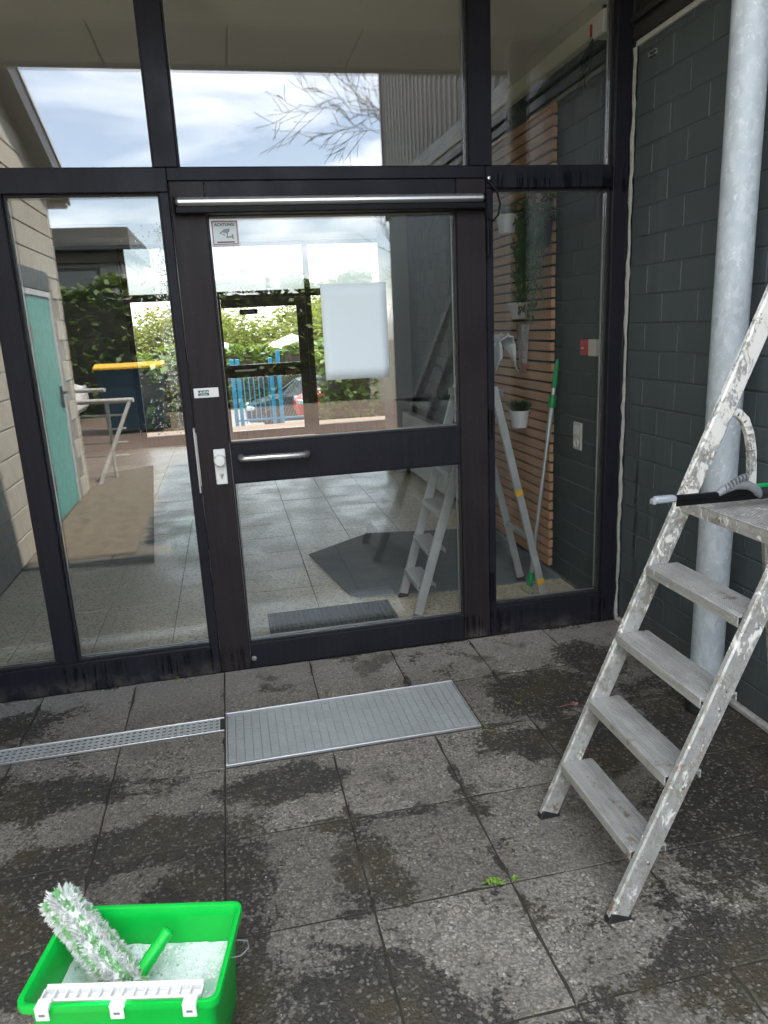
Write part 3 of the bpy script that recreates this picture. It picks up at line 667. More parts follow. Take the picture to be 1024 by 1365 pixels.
# interior left wall, dark teal, and far closures
m = MB(); m.box(LX - .2, LX, 0.1, 4.65, 0, 2.86); build('plaster_wall', m, M['teal_wall'], base=(LX - .1, 2.4, 0), label='dark teal painted wall on the left inside the porch', cat='wall')
m = MB(); m.box(-4.2, -1.27, 7.45, 7.65, 0, 2.86); build('plaster_wall', m, M['teal_wall'], base=(-2.7, 7.5, 0), label='dark solid wall left of the far glazing', cat='wall')
m = MB(); m.box(-4.4, -4.2, 4.65, 7.65, 0, 2.86); m.box(-4.2, LX - .2, 4.45, 4.65, 0, 2.86); build('plaster_wall', m, M['conc'], base=(-4.2, 5, 0), label='pale end wall of the side bay hidden left inside', cat='wall')
m = MB(); m.box(4.2, 4.4, 4.0, 7.65, 0, 2.86); m.box(2.06, 4.2, 4.0, 4.2, 0, 2.86); build('plaster_wall', m, M['conc'], base=(4.2, 5, 0), label='pale end wall of the side bay behind the pillar', cat='wall')

# roof over the porch, canopy soffit
t = thing('porch_roof', 'flat porch roof with boarded soffit and pale ceiling', 'roof', (0, 3, 2.7))
m = MB(); m.box(-4.4, 4.4, 0.1, 7.9, 2.94, 3.2); build('roof_slab', m, M['roof'], t)
m = MB(); m.box(-4.4, 4.4, 0.1, 7.45, 2.86, 2.938); build('ceiling_board', m, M['ceiling'], t)
m = MB(); m.box(-4.19, 4.19, 6.7, 7.448, 2.70, 2.858, .004); build('bulkhead', m, M['ceiling'], t)
m = MB(); m.box(-4.4, 4.4, 7.45, 7.6, 2.70, 2.938); build('lintel', m, M['fascia'], t)
m = MB(); m.box(LX, WX, -1.33, 0.098, 3.0, 3.2); build('canopy_slab', m, M['roof'], t)
m = MB(); m.box(LX, WX, -0.72, 0.0, 2.95, 2.998); build('soffit_board', m, M['soffit'], t)
sx = [LX, -1.15, -0.49, 0.16, 0.83, 1.5, WX]
for a, b in zip(sx[:-1], sx[1:]):
    m = MB(); m.box(a + .006, b - .006, -1.32, -0.73, 2.962, 2.998, .003); build('soffit_panel', m, M['soffitp'], t)
m = MB(); m.box(LX, WX, -1.365, -1.332, 2.945, 3.22, .004); build('fascia', m, M['lightgrey'], t)
m = MB(); m.box(WX - .05, WX - .001, 0.1, 4.2, 2.775, 2.858, .004); build('cornice', m, M['soffit'], t)

# right building: trim, ribbed fascia panel, corrugated cladding above the wall
t = thing('cladding_panel', 'dark ribbed and corrugated metal cladding above the dark block wall', 'cladding', (WX, -2.4, 2.63))
m = MB(); m.box(WX - .012, WX + .05, -4.9, -0.003, 2.626, 2.648, .002); build('white_trim', m, M['trim'], t)
m = MB(); m.box(WX - .03, WX + .05, -4.9, -0.003, 2.65, 2.70, .004); m.box(WX - .045, WX + .05, -4.9, -0.003, 2.712, 2.735, .004); m.box(WX - .02, WX + .05, -4.9, -0.003, 2.70, 2.945); build('ribbed_fascia', m, M['fascia'], t)
m = MB(); m.box(WX - .035, WX - .021, -4.9, -0.003, 2.80, 2.83, .003); build('fascia_rib', m, M['fascia'], t)
m = MB(); m.box(WX + .03, WX + .25, -4.9, -1.37, 2.947, 4.6)
y = -4.9
while y < -1.4:
    m.prism([(y, 0), (y + .09, 0), (y + .075, 1), (y + .015, 1)], 2, 2.95, 4.6) if False else m.box(WX - .012, WX + .03, y, y + .075, 2.947, 4.6, .008); y += .135
build('corrugated_sheet', m, M['clad'], t)
m = MB(); m.box(WX + .2, 9, -4.9, -1.37, 0, 4.55); m.box(WX + .25, 9, -1.37, 3.9, 2.0, 4.55); build('building_mass', m, M['clad'], t)
m = MB(); m.box(WX - .03, 9, -4.94, -4.901, 2.6, 4.62); build('end_sheet', m, M['clad'], t)

# ------------------------------------------------------------------ glazed entrance screen
ZT0, ZT1 = 2.075, 2.164; YF, YB = 0.0, 0.09; GY = 0.042
scr = thing('entrance_screen', 'dark timber framed glazed entrance front with one wide door', 'glazed front', (0.3, 0.045, 0))
def fbox(name, x0, x1, z0, z1, y0=YF, y1=YB, c=.003, mat='frame', parent=scr, label=None):
    m = MB(); m.box(x0, x1, y0, y1, z0, z1, c); return build(name, m, M[mat], parent, label=label)
fbox('post', LX + .002, LX + .07, 0, 2.95)
fbox('post', -0.861, -0.771, 0.14, ZT0 - .001); fbox('post', -0.203, -0.111, ZT1 + .001, 2.87)
fbox('post', -0.195, -0.158, 0.002, ZT0 - .001); fbox('post', 1.09, 1.187, ZT1 + .001, 2.87); fbox('post', 1.157, 1.19, 0.002, ZT0 - .001)
fbox('post', 1.752, 1.822, 0.002, 2.95, -0.004)
fbox('transom', LX + .071, -0.158, ZT0, ZT1); fbox('transom', -0.1575, 1.1565, 2.116, ZT1); fbox('transom', 1.157, 1.7515, ZT0, ZT1)
fbox('head', LX + .071, 1.7515, 2.871, 2.949)
fbox('sill', LX + .071, -0.196, 0.002, 0.139); fbox('sill', 1.1905, 1.7515, 0.002, 0.152)
# beads and panes: (x0,x1,z0,z1)
openings = [(LX + .07, -0.861, 0.139, ZT0), (-0.771, -0.195, 0.139, ZT0), (1.19, 1.752, 0.152, ZT0), (LX + .07, -0.203, ZT1, 2.871), (-0.111, 1.09, ZT1, 2.871), (1.187, 1.752, ZT1, 2.871)]
def glaze(x0, x1, z0, z1, parent, y=GY, bead='black', spacer=True, pane_name='pane'):
    gm = M['topglass'] if z0 > 2.1 else M['glass']
    m = MB(); b = 0.008
    for (a0, a1, c0, c1) in ((x0, x1, z0, z0 + b), (x0, x1, z1 - b, z1), (x0, x0 + b, z0 + b, z1 - b), (x1 - b, x1, z0 + b, z1 - b)):
        m.box(a0 + .0005, a1 - .0005, y - .016, y - .002, c0 + .0005, c1 - .0005)
    build('glazing_bead', m, M[bead], parent)
    m = MB(); m.box(x0 + .002, x1 - .002, y, y + .024, z0 + .002, z1 - .002); build(pane_name, m, gm, parent)
    if spacer:
        m = MB(); b = 0.013
        for (a0, a1, c0, c1) in ((x0, x1, z0, z0 + b), (x0, x1, z1 - b, z1), (x0, x0 + b, z0 + b, z1 - b), (x1 - b, x1, z0 + b, z1 - b)):
            m.box(a0 + .004, a1 - .004, y + .026, y + .034, c0 + .004, c1 - .004)
        build('spacer_bar', m, M['spacer'], parent)
for o in openings: glaze(*o, scr)
m = MB()
pth = [(1.836 + rb(-.003, .003), -0.006, 0.002 + 2.62 * k / 60) for k in range(61)]
m.tube(pth, [rb(.005, .0105) for _ in pth], 6); build('sealant_joint', m, M['seal'], scr, smooth=True)
# door leaf: one mesh for stiles and rails with fine butt joints between them
DY = -0.014
m = MB()
m.box(-0.1535, -0.02, DY, .05, 0.012, 2.112, .003, 1); m.box(1.02, 1.151, DY, .05, 0.012, 2.112, .003, 1)
m.box(-0.0185, 1.0185, DY, .05, 1.99, 2.112, .003, 0); m.box(-0.0185, 1.0185, DY, .05, 0.892, 1.06, .003, 0); m.box(-0.0185, 1.0185, DY, .05, 0.012, 0.131, .003, 0)
door = build('door', m, [M['rail_wood'], M['doorwood']], scr)
glaze(-0.0195, 1.0195, 1.06, 1.99, door, y=.018, pane_name='upper_pane'); glaze(-0.0195, 1.0195, 0.131, 0.892, door, y=.018, pane_name='lower_pane')
m = MB(); m.tube([(0.022, DY + .002, 1.004), (0.022, -.05, 1.004), (0.027, -.062, 1.004), (0.04, -.068, 1.004), (.165, -.068, 1.003), (0.292, -.068, 1.001), (0.305, -.062, 1.001), (.31, -.05, 1.001), (.31, DY + .002, 1.001)], .0135, 14)
build('pull_handle', m, M['steel'], door, smooth=True)
m = MB(); m.box(-.091, -.042, DY - .009, DY - .0005, .893, 1.047, .003)
m.lathe([(.026, 0), (.026, .012), (.024, .03), (.02, .034), (0.004, .035)], n=20, mat=Matrix.Translation((-.067, DY - .009, 1.0)) @ Matrix.Rotation(R(90), 4, 'X'))
m.lathe([(.0085, 0), (.0085, .006), (.002, .007)], n=12, mi=1, mat=Matrix.Translation((-.066, DY - .009, .938)) @ Matrix.Rotation(R(90), 4, 'X'))
m.box(-.0695, -.0625, DY - .0135, DY - .009, .918, .938, .001, 1)
build('lock_plate', m, [M['white'], M['steel']], door, smooth=True)
for z0, z1 in ((1.80, 1.915), (1.0, 1.13), (0.2, 0.34)):
    m = MB(); m.tube([(1.158, -.024, z0), (1.158, -.024, z1)], .009, 10); m.box(1.151, 1.164, -.02, -.001, z0 + .01, z1 - .01); build('hinge', m, M['blackplastic'], door, smooth=True)
m = MB(); m.lathe([(.012, 0), (.012, .006), (.003, .008)], n=14, mat=Matrix.Translation((-.005, DY - .001, .06)) @ Matrix.Rotation(R(90), 4, 'X')); build('foot_bolt', m, M['steel'], door, smooth=True)
m = MB(); m.box(-.135, 1.132, -.075, -.03, 2.012, 2.045, .012); build('closer_track', m, M['satin'], scr, smooth=True)
m = MB(); m.box(-.137, 1.134, -.07, DY - .001, 1.985, 2.0115, .004); m.box(-.142, -.1355, -.076, DY - .001, 1.985, 2.048, .003); m.box(1.1325, 1.139, -.076, DY - .001, 1.985, 2.048, .003); build('closer_shade_strip', m, M['blackplastic'], scr)  # black strip stands for the shadow beneath the closer track; end caps too
m = MB(); m.box(-.1665, -.158, -.012, -.001, .86, 1.144, .002); m.box(-.1575, -.1545, -.006, .01, .89, 1.12); build('strike_strip', m, M['satin'], scr)
m = MB(); m.tube([(1.168, -.006, 2.105), (1.175, -.014, 2.09), (1.2, -.02, 2.06), (1.213, -.022, 2.01), (1.205, -.022, 1.965), (1.18, -.024, 1.94), (1.16, -.03, 1.945), (1.146, -.03, 1.975), (1.142, -.03, 2.01)], .0042, 8)
m.lathe([(.012, 0), (.012, .012), (.004, .014)], n=12, mat=Matrix.Translation((1.168, -.001, 2.108)) @ Matrix.Rotation(R(90), 4, 'X')); build('door_cable', m, M['blackplastic'], scr, smooth=True)
m = MB(); m.lathe([(.0075, 0), (.0075, .004), (.002, .005)], n=10, mat=Matrix.Translation((1.168, -.0145, 2.112)) @ Matrix.Rotation(R(90), 4, 'X')); build('cable_screw', m, M['steel'], scr)

# lettering helper
def text_mb(mb, s, size, x, z, y, mi, align='CENTER', mirror=False, bold=0.0):
    cu = bpy.data.curves.new('lettering', 'FONT'); cu.body = s; cu.size = size; cu.align_x = align; cu.extrude = 0.0004; cu.offset = bold
    ob = bpy.data.objects.new('lettering', cu); COL.objects.link(ob)
    dg = bpy.context.evaluated_depsgraph_get(); me = bpy.data.meshes.new_from_object(ob.evaluated_get(dg))
    sg = -1 if mirror else 1
    mb.add([(x + sg * v.co.x, y - v.co.z, z + v.co.y) for v in me.vertices], [tuple(p.vertices) for p in me.polygons], mi)
    bpy.data.objects.remove(ob); bpy.data.meshes.remove(me); bpy.data.curves.remove(cu)

# warning sticker, blank paper, name plate
SY = 0.016
t = thing('warning_sticker', 'square camera warning sticker with red edge in the top left door glass', 'sign', (.047, SY, 1.873))
m = MB(); m.box(-.007, .1, SY - .0005, SY + .0005, 1.873, 1.969); build('film', m, M['sticker'], t)
m = MB(); b = .0035
for (a0, a1, c0, c1) in ((-.004, .097, 1.876, 1.876 + b), (-.004, .097, 1.966 - b, 1.966), (-.004, -.004 + b, 1.8795, 1.9625), (.097 - b, .097, 1.8795, 1.9625)): m.box(a0, a1, SY - .0014, SY - .0006, c0, c1)
build('border', m, M['redink'], t)
m = MB(); text_mb(m, 'ACHTUNG!', .0155, .047, 1.9475, SY - .0012, 0, bold=.0004); build('lettering', m, M['ink'], t)
m = MB(); m.box(.012, .082, SY - .0014, SY - .0006, 1.883, 1.888); build('printed_bar', m, M['ink'], t)
m = MB()
def ic(poly, mi=0): m.prism(poly, 1, SY - .0015, SY - .0006, mi)
ic([(.030, 1.925), (.042, 1.935), (.066, 1.937), (.064, 1.926), (.054, 1.918)]); ic([(.024, 1.921), (.030, 1.927), (.035, 1.921), (.028, 1.915)]); ic([(.036, 1.919), (.046, 1.915), (.044, 1.910), (.035, 1.914)])
ic([(.052, 1.917), (.058, 1.920), (.057, 1.905), (.053, 1.905)]); ic([(.049, 1.907), (.075, 1.9085), (.075, 1.903), (.049, 1.901)]); ic([(.071, 1.916), (.077, 1.916), (.080, 1.897), (.074, 1.899)])
build('camera_icon', m, M['greyink'], t)
t = thing('paper_sheet', 'blank white poster sheet stuck on the upper door glass', 'paper', (.562, .015, 1.306))
m = MB(); N = 8
for i in range(N + 1):
    for j in range(N + 1):
        u, v = i / N, j / N; m.v.append((.419 + .285 * u, .0150 - .0012 * abs(math.sin(u * 5 + v * 2)) * (v * .6 + .2), 1.306 + .402 * v))
for i in range(N):
    for j in range(N): m.f.append([i * (N + 1) + j, (i + 1) * (N + 1) + j, (i + 1) * (N + 1) + j + 1, i * (N + 1) + j + 1]); m.mi.append(0)
o = build('sheet', m, M['paper'], t, smooth=True); md = o.modifiers.new('thickness', 'SOLIDIFY'); md.thickness = .0006
t = thing('name_plate', 'small white plate with dark teal logo on the left door stile', 'sign', (-.094, DY, 1.267))
m = MB(); m.box(-.145, -.043, DY - .004, DY - .0006, 1.268, 1.308, .0015); build('plate', m, M['white'], t)
m = MB(); m.box(-.128, -.083, DY - .0052, DY - .0042, 1.277, 1.299); build('logo_field', m, M['tealink'], t)
m = MB(); text_mb(m, 'LAUDA', .0135, -.1055, 1.2865, DY - .0056, 0, bold=.0003); build('lettering', m, M['white'], t)
m = MB(); m.box(-.121, -.09, DY - .0062, DY - .0053, 1.2795, 1.2815); build('underline', m, M['white'], t)

# water beads left on the pane that is being washed
m = MB(); rnd = random.Random(5)
for k in range(420):
    z = 1.12 + rnd.random() * .85; s = (1.92 - z) / .75
    x = -.222 + rnd.gauss(0, .012) + (0.018 if rnd.random() < .5 else -.006)
    if rnd.random() < .35: x = -.25 - abs(rnd.gauss(0, .06))
    if x > -.2: x = -.205 - rnd.random() * .02
    rr = rnd.uniform(.0012, .0034); st = rnd.uniform(1, 2.4)
    mat = Matrix.Translation((x, GY - .0002, z)) @ Matrix.Diagonal((rr, rr * .55, rr * st, 1))
    m.add([(0, -1, 0), (.8, -.5, 0), (.4, -.5, .7), (-.4, -.5, .7), (-.8, -.5, 0), (-.4, -.5, -.7), (.4, -.5, -.7), (1, 0, 0), (.5, 0, .87), (-.5, 0, .87), (-1, 0, 0), (-.5, 0, -.87), (.5, 0, -.87)],
          [(0, 1 + i, 1 + (i + 1) % 6) for i in range(6)] + [(1 + i, 7 + i, 7 + (i + 1) % 6, 1 + (i + 1) % 6) for i in range(6)], 0, mat)
tdrop = NT('water_bead'); tdrop.bsdf((0.95, 0.97, 0.97), 0.02, 0, None, 0.5, Transmission_Weight=1.0, IOR=1.33)
build('water_beads', m, tdrop.m, base=(-.22, GY, 1.5), smooth=True, label='runs of water drops left on the glass beside the door', cat='water drops', kind='stuff', fix=False)

# ------------------------------------------------------------------ far glazed screen of the same kind
fy = 7.5
fs_ = thing('entrance_screen', 'second dark framed glazed front at the far end of the porch', 'glazed front', (1, fy + .04, 0))
def ff(name, x0, x1, z0, z1, y0=0.0, y1=.09): return fbox(name, x0, x1, z0, z1, fy + y0, fy + y1, .003, 'frame', fs_)
ff('post', -1.268, -1.19, 0, 2.699); ff('post', -0.27, -0.06, 0, 2.699); ff('post', 1.175, 1.255, 0, 2.699); ff('post', 2.45, 2.54, 0, 2.699); ff('post', 4.1, 4.19, 0, 2.699)
for a, b in ((-1.189, -.271), (-.059, 1.174), (1.256, 2.449), (2.541, 4.099)):
    ff('transom', a, b, 1.9665 if a == -.059 else 1.97, 2.065); ff('head', a, b, 2.655, 2.699)
    m = MB(); m.box(a + .001, b - .001, fy + .04, fy + .06, 2.067, 2.653); build('pane', m, M['dimglass'], fs_)
for a, b in ((-1.189, -.271), (1.256, 2.449), (2.541, 4.099)):
    ff('sill', a, b, 0, .14); m = MB(); m.box(a + .001, b - .001, fy + .04, fy + .06, .142, 1.968); build('pane', m, M['farglass'], fs_)
m = MB()
for (a, b, c, d) in ((-.056, -.0, .01, 1.965), (1.04, 1.172, .01, 1.965), (.001, 1.039, 1.845, 1.965), (.001, 1.039, .887, 1.064), (.001, 1.039, .01, .13)): m.box(a, b, fy + .01, fy + .07, c, d, .003)
fd = build('door', m, M['frame'], fs_)
for c, d in ((.132, .885), (1.066, 1.843)):
    m = MB(); m.box(.002, 1.038, fy + .03, fy + .05, c, d); build('pane', m, M['farglass'], fd)
m = MB(); m.tube([(.12, fy + .01, .99), (.12, fy - .05, .99), (.4, fy - .05, .99), (.4, fy + .01, .99)], .013); build('pull_handle', m, M['steel'], fd)
t = thing('opening_hours_sign', 'small red lettered sign on the far door rail', 'sign', (.92, fy + .005, .9))
m = MB(); text_mb(m, '0303', .075, .9, .90, fy + .006, 0, bold=.001); build('lettering', m, M['redink'], t)
t = thing('sensor_box', 'small dark sensor box at the top of the far door glass', 'sensor', (.36, fy, 1.76)); m = MB(); m.box(.25, .5, fy - .02, fy + .028, 1.75, 1.82, .008); build('housing', m, M['blackplastic'], t); m = MB(); m.box(.3, .45, fy - .024, fy - .0205, 1.77, 1.80, .001); build('lens', m, M['greyplastic'], t)

# ------------------------------------------------------------------ things on the right wall outside
pipe = thing('downpipe', 'galvanised downpipe standing before the dark block wall', 'downpipe', (1.712, -.906, 0))
m = MB(); m.tube([(1.712, -.906, .055), (1.712, -.906, 3.4)], .0595, 28); build('pipe', m, M['galv'], pipe, smooth=True)
m = MB(); m.lathe([(.066, -.01), (.068, .0), (.068, .05), (.061, .062)], (1.712, -.906, 0), 28); build('boot', m, M['black'], pipe, smooth=True)
m = MB(); m.lathe([(.0635, 2.86), (.0635, 2.895)], (1.712, -.906, 0), 28); m.box(1.77, 1.849, -.912, -.9, 2.87, 2.885); build('bracket', m, M['galv'], pipe, smooth=True)
t = thing('wall_clip', 'small dark metal clip high on the dark wall beside the post', 'clip', (WX, -.128, 2.555)); m = MB(); m.box(WX - .012, WX - .0015, -.155, -.10, 2.553, 2.558); m.box(WX - .012, WX - .0015, -.155, -.10, 2.568, 2.573); m.box(WX - .012, WX - .0015, -.105, -.10, 2.5585, 2.5675); build('bracket', m, M['greyplastic'], t)
m = MB(); m.lathe([(.004, 0), (.003, .004)], n=8, mat=Matrix.Translation((WX - .0015, -.15, 2.563)) @ Matrix.Rotation(R(-90), 4, 'Y')); build('screw', m, M['steel'], t)
m = MB(); m.box(WX - .03, WX - .0015, -2.6, -.02, -.002, .028, .008); build('kerb_fillet', m, M['seal'], base=(WX, -1.2, 0), label='pale mortar fillet along the foot of the dark wall', cat='fillet')

# ------------------------------------------------------------------ stepladders
def stepladder(label, xb, slope, yf, yn, ztop, steps, plat, rear_x0, rear_slope, mrail, mstep, depth, rd, arch=True, feet=True, group=None):
    """climbs towards +x; yf / yn are the far and near rail centres"""
    t = thing('stepladder', label, 'stepladder', (xb + .2, (yf + yn) / 2, 0), group)
    dirv = Vector((slope, 0, 1)).normalized(); nrm = Vector((1, 0, -slope)).normalized(); th = .022
    for y in (yf, yn):
        p0 = Vector((xb, y, 0.012)) + nrm * rd / 2; p1 = Vector((xb + slope * ztop, y, ztop)) + nrm * rd / 2
        m = MB(); m.beam(p0, p1, th, rd, tuple(nrm), .0045)
        # raised edge flange on the outside of the channel
        sgn = 1 if y > (yf + yn) / 2 else -1
        rail = build('rail', m, mrail, t)
        m = MB(); q = Vector((xb, y, 0)) + nrm * rd / 2; m.beam(q - dirv * .012, q + dirv * .03, th + .006, rd + .006, tuple(nrm), .004); build('rubber_foot', m, M['black'], rail)
        m = MB()
        for z in steps:
            for dz in (-.012,):
                c = Vector((xb + slope * (z + dz), y, z + dz)) + nrm * rd * .55
                m.lathe([(.006, 0), (.005, .003), (.002, .004)], n=8, mat=Matrix.Translation((c.x, y - th / 2, c.z)) @ Matrix.Rotation(R(90), 4, 'X'))
        build('rivet', m, M['steel'], rail, kind='stuff')
    ya, yb_ = min(yf, yn) + th / 2 + .0005, max(yf, yn) - th / 2 - .0005
    for z in steps:
        x0 = xb + slope * z - .014; m = MB(); x1 = x0 + depth
        m.box(x0, x1, ya, yb_, z - .004, z, .0008)
        m.box(x0, x0 + .004, ya, yb_, z - .028, z - .0042, .0008); m.box(x0 + .0045, x0 + .014, ya, yb_, z - .028, z - .0245); m.box(x1 - .004, x1, ya, yb_, z - .022, z - .0042, .0008)
        k = x0 + .006
        while k < x1 - .006: m.box(k, k + .0045, ya, yb_, z + .0001, z + .0016); k += .0088
        # ends of the tread wrap past the rails
        st = build('step', m, mstep, t)
        for yy, s in ((min(yf, yn), -1), (max(yf, yn), 1)):
            mm = MB(); mm.box(x0 + rd * .98, x1, yy - th / 2 - .006, yy + th / 2 + .006, z - .0035, z - .0005) if depth > rd + .03 else None
    if plat:
        z, x0, x1 = plat; m = MB(); m.box(x0, x1, ya, yb_, z - .004, z, .001); m.box(x0, x0 + .004, ya, yb_, z - .036, z - .0042, .001); m.box(x1 - .004, x1, ya, yb_, z - .036, z - .0042, .001)
        k = x0 + .008
        while k < x1 - .008: m.box(k, k + .005, ya, yb_, z + .0001, z + .0018); k += .0105
        build('platform', m, mstep, t)
        if arch:
            for y in (yf, yn):
                m = MB(); pts = [(1.388, 1.224), (1.412, 1.238), (1.440, 1.235), (1.466, 1.212), (1.485, 1.17), (1.497, 1.12), (1.503, 1.06), (1.506, .985)]
                for a, b in zip(pts[:-1], pts[1:]):
                    d = Vector((b[0] - a[0], 0, b[1] - a[1])).normalized() * .003
                    m.beam((a[0] - d.x, y + .006, a[1] - d.z), (b[0] + d.x, y + .006, b[1] + d.z), .02, .024, (d.z, 0, -d.x), .002)
                build('hoop', m, mrail, t)
    for y in (yf, yn):
        yy = y + (.03 if y > (yf + yn) / 2 else -.03) * (1 if arch else 0)
        zt = plat[0] if plat else steps[-1]
        m = MB(); p0 = Vector((rear_x0, yy, 0.01)); p1 = Vector((rear_x0 - rear_slope * zt, y, zt + (.0 if arch else .02)))
        m.beam(p0, p1, .02, .04, (1, 0, 0), .003); leg = build('rear_leg', m, mrail, t)
        m = MB(); m.beam(p0 - Vector((0, 0, .01)), p0 + Vector((-.004, 0, .025)), .026, .046, (1, 0, 0), .003); build('rubber_foot', m, M['black'], leg)
    z = .38; x = rear_x0 - rear_slope * z; m = MB(); m.beam((x, min(yf, yn) - .0, z), (x, max(yf, yn), z), .02, .03, (0, 0, 1), .002); build('brace', m, mrail, t)
    return t
lad = stepladder('old paint splattered aluminium stepladder standing outside by the downpipe', .83, .427, -1.335, -1.763, 1.78, (.187, .391, .595, .802), (.997, 1.262, 1.53), 1.725, .172, M['alu_paint'], M['alu_step'], .105, .058)
lad2 = stepladder('clean silver stepladder standing inside behind the door glass', .845, .302, .68, .345, 1.43, (.172, .366, .57, .775, .98), (1.18, 1.17, 1.37), 1.6, .245, M['alu'], M['alu'], .10, .05, arch=False)
m = MB(); m.beam((1.44, .332, .515), (1.43, .332, .545), .002, .042, (1, 0, 0)); 
for (z) in (.11, .62):
    x = 1.6 - .245 * z; m = MB(); m.beam((x + .002, .3345, z), (x - .007, .3345, z + .03), .003, .0415, (1, 0, 0), 0); build('amber_label', m, M['amber'], lad2)

# squeegee lying across the platform
t = thing('squeegee', 'black window squeegee with pale end cap resting on the ladder platform', 'squeegee', (1.25, -1.5, 1.0))
ax = Vector((1, .03, -.02)).normalized()
def sq(s, dz=0): return Vector((1.075, -1.5, 1.046)) + ax * s + Vector((0, 0, dz))
m = MB(); m.beam(sq(0), sq(.066), .024, .018, (0, 0, 1), .005); m.beam(sq(-.006, -.004), sq(.004, -.004), .02, .014, (0, 0, 1), .002, 0); build('end_cap', m, M['capgrey'], t, smooth=True)
m = MB(); m.beam(sq(.062), sq(.33), .016, .015, (0, 0, 1), .003); m.beam(sq(.07, -.014), sq(.33, -.014), .003, .018, (0, 0, 1), 0); build('channel', m, M['blackplastic'], t)
m = MB(); pts = [sq(.195, .0), sq(.215, .012), sq(.25, .022), sq(.285, .02), sq(.315, .004), sq(.335, -.012)]; m.tube(pts, [.009, .0125, .0135, .0135, .0145, .012], 12)
for k in range(7):
    p = sq(.215 + k * .01, .012 + .03 * math.sin(k / 7 * 1.6)); m.lathe([(.0095, -.002), (.0098, .002)], n=10, mat=Matrix.Translation(p + Vector((0, -.008, .004))) @ Matrix.Rotation(R(90), 4, 'Y'))
build('handle', m, M['greyplastic'], t, smooth=True)
m = MB(); m.tube([sq(.33, -.008), sq(.40, -.004)], .017, 12); build('grip', m, M['black'], t, smooth=True)
m = MB(); m.beam(sq(.318, .014), sq(.37, .014), .014, .012, (0, 0, 1), .003); build('green_button', m, M['polegreen'], t)

# ------------------------------------------------------------------ green bucket with washer
BC = Vector((-.311, -1.813, 0)); BA = R(-12.5); BM = Matrix.Translation(BC) @ Matrix.Rotation(BA, 4, 'Z')
bk = thing('wash_bucket', 'bright green rectangular wash bucket on the paving at lower left', 'bucket', tuple(BC))
def rrect(w, d, r, n=5):
    pts = []
    for (sx_, sy_, a0) in ((1, 1, 0), (-1, 1, 90), (-1, -1, 180), (1, -1, 270)):
        for k in range(n + 1):
            a = R(a0 + 90 * k / n); pts.append((sx_ * (w / 2 - r) + r * math.cos(a), sy_ * (d / 2 - r) + r * math.sin(a)))
    return pts
def loft(m, secs, mi=0, capb=True, mat=None, capt=False):
    n = len(rrect(1, 1, .1)); vs = []
    for (w, d, r, z) in secs: vs += [(x, y, z) for x, y in rrect(w, d, r)]
    fs = [(i * n + j, i * n + (j + 1) % n, (i + 1) * n + (j + 1) % n, (i + 1) * n + j) for i in range(len(secs) - 1) for j in range(n)]
    if capb: fs.append(tuple(range(n))[::-1])
    if capt: fs.append(tuple((len(secs) - 1) * n + j for j in range(n)))
    m.add(vs, fs, mi, mat)
H = .25
m = MB(); secs = [(.335, .185, .02, .003), (.342, .192, .02, 0.0), (.352, .2, .02, .012), (.382, .232, .02, H - .03), (.384, .234, .02, H - .022), (.41, .26, .022, H - .02), (.413, .263, .023, H - .012), (.41, .26, .022, H - .001), (.402, .252, .019, H), (.39, .24, .017, H - .003), (.383, .233, .016, H - .012)]
# inner wall with faint horizontal ripples
for k in range(15):
    z = H - .02 - k * .0145; f = (z / H); secs.append((.348 + .034 * f, .197 + .034 * f, .016, z)); secs.append((.3465 + .034 * f, .1955 + .034 * f, .016, z - .006))
secs.append((.34, .19, .016, .008)); loft(m, secs, mat=BM); n_ = len(rrect(1, 1, .1)); m.f.append([len(m.v) - n_ + j for j in range(n_)]); m.mi.append(0)
build('body', m, M['green'], bk, smooth=True)
m = MB(); p = lambda x, y, z: BM @ Vector((x, y, z))
m.tube([p(.2, -.0, H - .03), p(.222, .005, H - .03), p(.237, .02, H - .025), p(.232, .035, H - .02), p(.2, .04, H - .022)], .0014, 8); build('wire_bail', m, M['greyplastic'], bk, smooth=True)
m = MB(); zt = H - .008
m.box(-.16, .165, -.115, -.108, zt - .02, zt + .004, .001, 0, BM); m.box(-.16, .165, -.086, -.08, zt - .01, zt + .004, .001, 0, BM); m.box(-.16, .165, -.0795, -.0765, zt - .012, zt + .006, .001, 0, BM)
for k in range(15): x = -.16 + .325 * k / 14; m.box(x - .002, x + .002, -.1078, -.0862, zt - .008, zt + .003, 0, 0, BM)
m.box(-.16, .165, -.1078, -.0862, zt - .012, zt - .009, 0, 0, BM)
for x in (-.145, .005, .15):
    m.box(x - .014, x + .014, -.136, -.1152, zt + .0005, zt + .0125, .0015, 0, BM); m.box(x - .014, x + .014, -.1395, -.1362, zt - .02, zt + .012, .001, 0, BM)
build('sieve', m, M['white'], bk)
for x in (-.145, .005, .15):
    m2 = MB(); m2.box(x - .006, x + .006, -.1402, -.1396, zt - .008, zt - .003, 0, 0, BM); build('clip_slot', m2, M['greyplastic'], bk)
m = MB(); zw = .158; f = zw / H; wv = []
n1 = 26; n2 = 16; W_, D_ = (.345 + .034 * f), (.194 + .034 * f)
for i in range(n1 + 1):
    for j in range(n2 + 1):
        x = -W_ / 2 + W_ * i / n1; y = -D_ / 2 + D_ * j / n2; wv.append(BM @ Vector((x, y, zw + rb(-.0015, .002))))
m.add(wv, [(i * (n2 + 1) + j, (i + 1) * (n2 + 1) + j, (i + 1) * (n2 + 1) + j + 1, i * (n2 + 1) + j + 1) for i in range(n1) for j in range(n2)])
build('wash_water', m, M['foam'], smooth=True, base=tuple(BC), kind='structure', fix=False)
m = MB(); rnd = random.Random(17)
